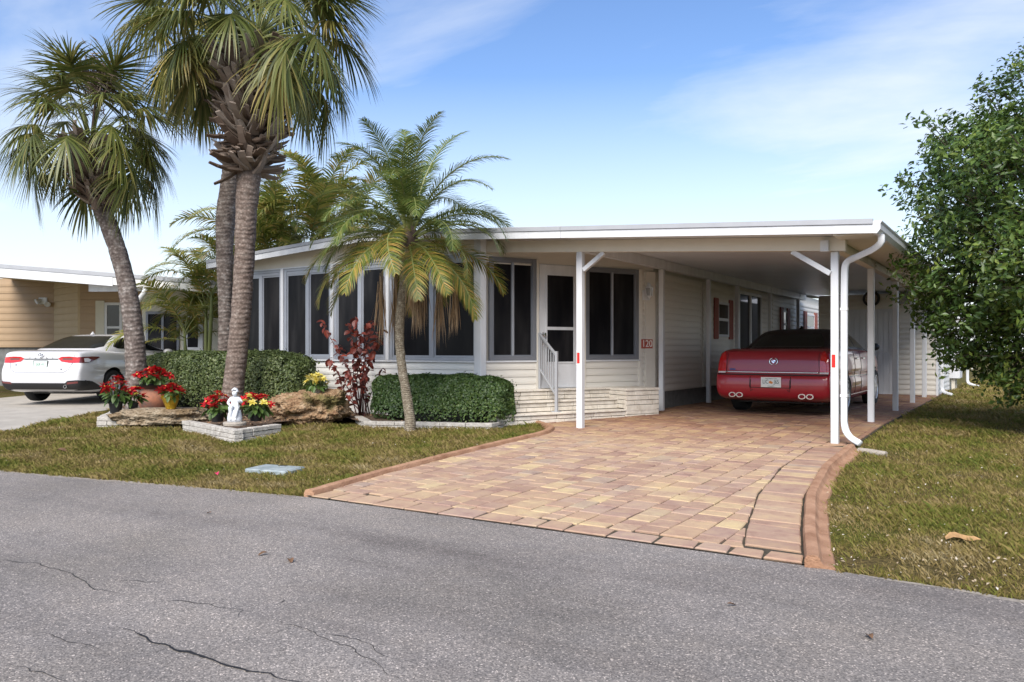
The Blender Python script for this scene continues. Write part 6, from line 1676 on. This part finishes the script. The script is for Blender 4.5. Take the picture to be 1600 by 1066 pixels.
# front of the figure is -y; seated, knees drawn up, arms folded over them, head bowed a little
V = [(0, 0.02, 0.19), (0, 0.025, 0.25), (0, 0.015, 0.315), (0, 0.005, 0.345), (0, -0.012, 0.385), (0, -0.015, 0.425),      # pelvis, waist, chest, neck, head
     (-0.055, 0.015, 0.318), (-0.088, -0.005, 0.265), (-0.045, -0.062, 0.232), (0.005, -0.070, 0.235),                       # right arm across
     (0.055, 0.015, 0.318), (0.090, -0.005, 0.262), (0.062, -0.055, 0.290), (0.020, -0.055, 0.340),                           # other arm, hand to the chin
     (-0.035, -0.01, 0.185), (-0.042, -0.085, 0.215), (-0.038, -0.088, 0.135), (-0.036, -0.075, 0.065), (-0.036, -0.105, 0.052),
     (0.035, -0.01, 0.185), (0.040, -0.080, 0.190), (0.030, -0.090, 0.110), (0.022, -0.080, 0.055), (0.020, -0.108, 0.045)]
E_ = [(0, 1), (1, 2), (2, 3), (3, 4), (4, 5), (2, 6), (6, 7), (7, 8), (8, 9), (2, 10), (10, 11), (11, 12), (12, 13), (0, 14), (14, 15), (15, 16), (16, 17), (17, 18), (0, 19), (19, 20), (20, 21), (21, 22), (22, 23)]
Rr = [.050, .050, .046, .020, .040, .034, .024, .020, .015, .012, .024, .020, .015, .013, .034, .028, .022, .015, .012, .034, .028, .022, .015, .012]
skin_body('figure', V, E_, Rr, 'statue_white', stt)
hh = MB()
for i in range(40):                                          # curls
    a, b = random.uniform(0, 6.28), random.uniform(0.1, 1.5)
    c = Vector((0.040*math.cos(a)*math.cos(b), -0.008 + 0.042*math.sin(a)*math.cos(b), 0.410 + 0.045*math.sin(b)))
    if c.y < -0.035 and c.z < 0.425: continue
    hh.lathe([(0.0, -0.012), (0.011, -0.006), (0.012, 0.004), (0.0, 0.012)], 6, c=c)
hh.build('hair', 'statue_white', stt, world=False, smooth=True)

# ------------------------------------------------------------------ copper leaf shrub
cb_ = at_y(568, 640, -0.62); cb_.z = 0.03
cop = thing('copperleaf_shrub', 'tall copper red leafed shrub against the porch wall', 'shrub', cb_)
CL = []
for k_ in range(3):
    m = petal(0.118, 0.096, 0.55, 5); CL.append(m.mesh('leaf', 'copper_leaf', recalc=False))
r = random.Random(12)
cx0 = cb_
stems = [(505, 500), (515, 560), (530, 540), (540, 505), (548, 540), (556, 495), (565, 520), (572, 505), (580, 500), (588, 530), (595, 515), (560, 570), (575, 560), (540, 580), (592, 575), (525, 590)]
for i, (sx_, sy_) in enumerate(stems):
    tip = at_y(sx_ + r.gauss(0, 3), sy_, -0.62 + r.gauss(0, 0.22)) - cb_
    b0 = Vector((r.gauss(0, .06), r.gauss(0, .06), -0.02)); mid_ = b0.lerp(tip, 0.5) + Vector((r.gauss(0, .05), r.gauss(0, .05), -0.06)); mid_.x *= 0.7
    MB().tube([b0, mid_, tip], [0.011, 0.008, 0.004], 5).build('stem', 'stem_red', cop, world=False, smooth=True)
    nl = 20 if i < 11 else 15
    for j in range(nl):
        t = 1 - (j / nl) ** 1.3 * 0.62; p = b0.lerp(mid_, min(1, t*2)) if t < .5 else mid_.lerp(tip, (t-.5)*2)
        az = j*2.4 + r.random()*1.5; o = link('leaf', CL[j % 3], cop, p, (r.gauss(0, .4), R(r.uniform(-15, 60)), az)); s_ = r.uniform(0.6, 1.15) * (0.65 + 0.4*t); o.scale = (s_, s_, s_)

# ------------------------------------------------------------------ small things on the lawn
cv = G(430, 736)
mat('cover_teal', (0.20, 0.25, 0.26), 0.7, c2=(0.36, 0.40, 0.40), var=0.2, scale=12, bump=0.3)
ct = thing('utility_cover', 'grey green plastic utility cover set in the lawn', 'cover', cv, R(12))
MB().box(-0.24, 0.24, -0.16, 0.16, -0.02, 0.034).build('lid', 'cover_teal', ct, world=False, bevel=0.012)
MB().box(-0.05, 0.05, 0.10, 0.125, 0.0335, 0.037).build('handle_slot', 'pot_black', ct, world=False)
mat('leaf_dry', (0.34, 0.20, 0.085), 0.8, var=0.25, scale=30); mat('leaf_brown', (0.13, 0.07, 0.035), 0.8, var=0.3, scale=30); mat('petal_pink', (0.55, 0.03, 0.10), 0.6)
def dry_leaf(label, p, size, rz, mt, curl=0.5, name='fallen_leaf', cat='leaf'):
    m = petal(size, size*0.5, curl, 6); m.v = [v + Vector((0, 0, 0.25*abs(v.y) + 0.012*math.sin(v.x*40))) for v in m.v]
    o = link(name, m.mesh(name, mt, recalc=False, smooth=True), None, (p.x, p.y, p.z + 0.024), (R(10), R(-8), rz)); return tag(o, label, cat)
dry_leaf('large curled tan leaf on the right lawn', G(1478, 848) , 0.20, R(20), 'leaf_dry', 0.35)
dry_leaf('brown curled leaf on the left lawn near the road', G(88, 708), 0.16, R(40), 'leaf_brown')
dry_leaf('fallen pink petal on the lawn beside the utility cover', G(338, 744), 0.09, R(-30), 'petal_pink', 0.2, 'fallen_petal', 'petal')
for i, (a, b, lb) in enumerate([(324, 802, 'dark leaf scrap on the asphalt below the utility cover'), (404, 868, 'tiny dark leaf scrap alone in the middle of the road'), (455, 879, 'dark leaf scrap on the road near the end of the crack'), (1150, 946, 'brown leaf scrap on the road before the paved driveway'), (1355, 992, 'brown leaf scrap nearest the bottom right of the road')]):
    p = at_z(a, b, -0.09); o = dry_leaf(lb, p, 0.045 + 0.015*(i % 3), i*1.3, 'leaf_brown', 0.2); o.location.z = -0.0895; o.rotation_euler = (0.05, -0.05, i*1.3); o['group'] = 'leaf scraps on the road'
wl_pos = []
for k_ in range(520):
    a = random.uniform(1290, 1600) if k_ % 3 else random.uniform(0, 800); b = random.uniform(700, 930) if a > 1000 else random.uniform(680, 760)
    p = G(a, b)
    wl_pos.append((p.x, p.y, p.z + 0.03))
wl_pos = np.array(wl_pos); kk = pip(wl_pos[:, 0], wl_pos[:, 1], lawn_right) | pip(wl_pos[:, 0], wl_pos[:, 1], lawn_left)
leafmat('litter_pale', [(0, (0.30, 0.20, 0.11)), (0.5, (0.40, 0.32, 0.22)), (1, (0.60, 0.55, 0.48))], 0.8, 0.1)
tag(link('leaf_litter', leaf_cloud('leaf_litter', wl_pos[kk], np.tile([0, 0, 1.0], (kk.sum(), 1)), 0.020, 'litter_pale', aspect=0.55, jitter=0.45)), 'pale leaf scraps scattered over the lawns', 'litter', kind='stuff')
sb = G(1362, 710)
spb = thing('splash_block', 'weathered white splash pipe lying in the grass below the downspout', 'drain', (sb.x, sb.y, sb.z), R(-30))
MB().tube([(-0.16, 0, 0.02), (0.0, 0.0, 0.022), (0.16, 0.02, 0.015)], [0.034, 0.034, 0.032], 10).build('pipe', 'pot_stone', spb, world=False, smooth=40)

# ------------------------------------------------------------------ neighbour's house on the left
mat('tan_siding', (0.37, 0.255, 0.15), 0.6, var=0.05, scale=3)
mat('tan_trim_lit_wall', (0.46, 0.345, 0.20), 0.6, var=0.05, scale=3)
mat('cream_wall', (0.58, 0.55, 0.45), 0.65, var=0.05, scale=2)
N0 = at_t(199, HYP, 17.5); uu = Vector((math.cos(R(28)), math.sin(R(28)), 0)); vv_ = Vector((-math.sin(R(28)), math.cos(R(28)), 0))
nb = thing('tan_house', 'tan sided house with a carport roof behind the white car', 'house', (N0.x, N0.y, 0.0), R(28))
def nl(px, v):                                    # local u of a photo column at local depth v
    d = ray(px, HYP); A = Matrix(((d.x, -uu.x), (d.y, -uu.y))); q = N0 + vv_*v; r_ = A.inverted() @ Vector((q.x - CAMX, q.y - CAMY)); return r_[1], r_[0]
def nz(px, py, v): return CAMH + (HYP - py)/FPX * nl(px, v)[1]
idf = lambda p: Vector((p[0], -p[1], p[2]))       # local wall frame: u, out (toward the road), z
def nbox(u0, u1, v0, v1, z0, z1): return MB().box(u0, u1, v0, v1, z0, z1)
def nsiding(part, u0, u1, v, z0, z1, h, material):
    n_ = max(1, round((z1-z0)/h)); hh_ = (z1-z0)/n_; me = board_mesh(u1-u0, hh_).mesh('board', material)
    for i in range(n_): link('board', me, part, (u0, v, z0 + i*hh_))
vF = -0.35
zl, zm_, zr = nz(0, 426, vF), nz(175, 440, vF), nz(300, 452, vF)
uL, uM, uR = nl(-60, vF)[0], nl(176, vF)[0], nl(330, vF)[0]
u0_ = nl(0, vF)[0]; sl = (zm_ - zl) / (uM - u0_)
def rz_(u): return zl + sl * (u - u0_)
def nroof(u0, u1, v0, v1, lo, hi): return MB().prism([(u0, v0, rz_(u0) + lo), (u1, v0, rz_(u1) + lo), (u1, v0, rz_(u1) + hi), (u0, v0, rz_(u0) + hi)], (0, v1 - v0, 0))
nr_ = nroof(uL - 3, uR + 1.5, vF + 0.03, 9.0, 0.06, 0.20).build('roof', 'roof_grey', nb, world=False)
nroof(uL - 3, uM, vF, vF + 0.028, -0.10, 0.10).build('fascia', 'white_paint', nr_, world=False)
nroof(uM + 0.004, uR + 1.5, vF + 0.01, vF + 0.028, -0.07, 0.10).build('fascia', 'skirt_white', nr_, world=False)
nroof(uL - 3, uR + 1.5, vF - 0.012, vF + 0.028, 0.104, 0.19).build('drip_edge', 'roof_edge', nr_, world=False)
nroof(uL - 3, uR + 1.5, vF + 0.03, 8.5, 0.03, 0.055).build('ceiling_panel', 'beige_wall', nr_, world=False)
nbox(-0.06, 0.06, -0.02, 0.10, 0.0, rz_(0) - 0.01).build('post', 'white_paint', nb, world=False, bevel=0.005)
nbox(-0.9, 0.5, -0.03, 0.06, rz_(0) - 0.18, rz_(0) - 0.02).build('beam', 'white_paint', nb, world=False)
MB().tube([(0.62, vF + 0.05, rz_(0.6) - 0.05), (0.58, vF + 0.06, rz_(0.6) - 0.18), (0.40, vF + 0.15, rz_(0.6) - 0.33), (0.25, vF + 0.2, rz_(0.6) - 0.38)], 0.06, 8).build('gutter_elbow', 'white_paint', nb, world=False, smooth=True)
va, vb_, vc = 5.0, 3.6, 3.2
ua0, ua1 = nl(-80, va)[0], nl(85, va)[0]
zb = nz(20, 543, va)
p = nbox(ua0, ua1, va, va + 0.1, zb, 3.2).build('siding_wall', 'tan_siding', nb, world=False); nsiding(p, ua0, ua1, va, zb, 3.15, 0.19, 'tan_siding')
nbox(ua0, ua1, va + 0.05, va + 0.12, 0.0, zb).build('skirting', 'block_grey', nb, world=False)
ub0, ub1 = ua1, nl(128, vb_)[0]
w_ = MB().prism([(ua1, va, 0.3), (ub1, vb_, 0.3), (ub1, vb_ + 0.1, 0.3), (ua1, va + 0.1, 0.3)], (0, 0, 2.8)).build('return_wall', 'tan_siding', nb, world=False)
LL = math.hypot(ub1 - ua1, vb_ - va); an_ = math.atan2(vb_ - va, ub1 - ua1); meb = board_mesh(LL, 0.19).mesh('board', 'tan_trim_lit_wall')  # paler boards: light on this turned face is put into their colour
for i in range(14): link('board', meb, w_, (ua1, va, 0.4 + i*0.19), (0, 0, an_))
uc0, uc1 = ub1 + 0.02, nl(225, vc)[0]
nbox(ub1 - 0.09, ub1 + 0.12, vb_ - 0.05, vb_ + 0.06, 0.1, 3.1).build('corner_board', 'tan_trim_lit_wall', nb, world=False)
p = nbox(uc0, uc1, vc + 0.3, vc + 0.4, 0.2, 3.1).build('siding_wall', 'tan_siding', nb, world=False); nsiding(p, uc0, uc1, vc + 0.3, 0.3, 3.05, 0.19, 'tan_siding')
wa, wb2 = nl(165, vc + .3)[0], nl(192, vc + .3)[0]; wz1 = nz(178, 473, vc + .3); wz0 = wz1 - 1.35
f = rail_frame(lambda q: Vector((q[0], vc + 0.3 - q[1], q[2])), wa, wb2, wz0, wz1, 0.07, 0.015, 0.05).build('window', 'white_paint', nb, world=False)
nbox(wa + .07, wb2 - .07, vc + 0.265, vc + 0.275, wz0 + .07, wz1 - .07).build('pane', 'glass_dark', f, world=False)
nbox(wa + .07, wb2 - .07, vc + 0.25, vc + 0.263, (wz0+wz1)/2 - .03, (wz0+wz1)/2 + .03).build('meeting_rail', 'white_paint', f, world=False)
for a, b in ((wa - 0.26, wa - 0.01), (wb2 + 0.01, wb2 + 0.26)): nbox(a, b, vc + 0.25, vc + 0.28, wz0 - .03, wz1 + .05).build('shutter', 'cream_wall', nb, world=False)
# cream porch end with a dark window and a door
vd = 1.4
ud0, ud1 = nl(222, vd)[0], nl(345, vd)[0]
nbox(ud0, ud1, vd, vd + 0.12, 0.0, rz_(ud1) + 0.16).build('porch_wall', 'cream_wall', nb, world=False)
nbox(ud0 - 0.02, ud0 + 0.02, vd + 0.12, vc + 0.3, 0.0, 2.7).build('porch_side', 'cream_wall', nb, world=False)
wz1 = nz(255, 487, vd)
fn = lambda q: Vector((q[0], vd - q[1], q[2]))
a, b = nl(229, vd)[0], nl(281, vd)[0]; sliding = rail_frame(fn, a, b, 0.85, wz1, 0.06, 0.004, 0.04).build('window', 'aluminium_dark', nb, world=False)
MB().box((a+b)/2 - .03, (a+b)/2 + .03, vd - 0.035, vd - 0.004, 0.91, wz1 - .06).build('mullion', 'aluminium_dark', sliding, world=False)
nbox(a + .06, (a+b)/2 - .03, vd - 0.015, vd - 0.006, 0.91, wz1 - .06).build('pane', 'screen', sliding, world=False)
nbox((a+b)/2 + .03, b - .06, vd - 0.015, vd - 0.006, 0.91, wz1 - .06).build('pane', 'screen', sliding, world=False)
a, b = nl(287, vd)[0], nl(318, vd)[0]; dz1 = nz(300, 492, vd)
dd_ = nbox(a, b, vd - 0.04, vd - 0.003, 0.35, dz1).build('door', 'white_paint', nb, world=False, bevel=0.005)
nbox(a + .12, b - .12, vd - 0.047, vd - 0.0405, 1.15, dz1 - .14).build('pane', 'screen', dd_, world=False)
nbox(ud0 + 0.1, ud1, vd + 0.2, 9, 0.0, 2.55).build('house_core', 'tan_siding', nb, world=False)
# flood light on the tan wall
lp_ = (nl(70, va)[0], va, nz(70, 472, va))
fl_ = thing('flood_light', 'white twin flood light on the tan siding', 'lamp', wmat(nb) @ Vector(lp_), R(28))
MB().box(-0.16, 0.10, -0.05, 0.0, -0.07, 0.13).build('back_box', 'white_paint', fl_, world=False, bevel=0.01)
for a in (-1, 1):
    m = MB().lathe([(0.03, 0.0), (0.05, -0.05), (0.085, -0.14), (0.075, -0.15), (0.0, -0.13)], 14, axis='y'); m.xf(Matrix.Translation((0.02 + 0.10*a, -0.05, 0.02 - .04*a)) @ Matrix.Rotation(R(35*a), 4, 'Z') @ Matrix.Rotation(R(25), 4, 'X')); m.build('lamp_head', 'white_paint', fl_, world=False, smooth=40)

# ------------------------------------------------------------------ pale house far behind the tree
fh = thing('white_house', 'pale house with small windows far behind the leafy tree', 'house', (9.5, 27.5, 0.04))
hw_ = MB().box(5.6, 16, 26.5, 34, 0, 2.7).build('wall', 'white_siding', fh)
MB().prism([(5.1, 26.0, 2.65), (16.5, 26.0, 2.65), (16.5, 30.2, 3.5), (5.1, 30.2, 3.5)], (0, 0, 0.15)).build('roof', 'roof_grey', fh)
for a in (6.6, 9.0, 12.2):
    w2 = rail_frame(wall_frame((0, 26.5), (1, 26.5)), a, a + 1.0, 1.1, 2.2, 0.07, 0.005, 0.05).build('window', 'white_paint', fh)
    wbox(wall_frame((0, 26.5), (1, 26.5)), a + .07, a + .93, 0.002, 0.02, 1.17, 2.13).build('pane', 'glass_dark', w2)
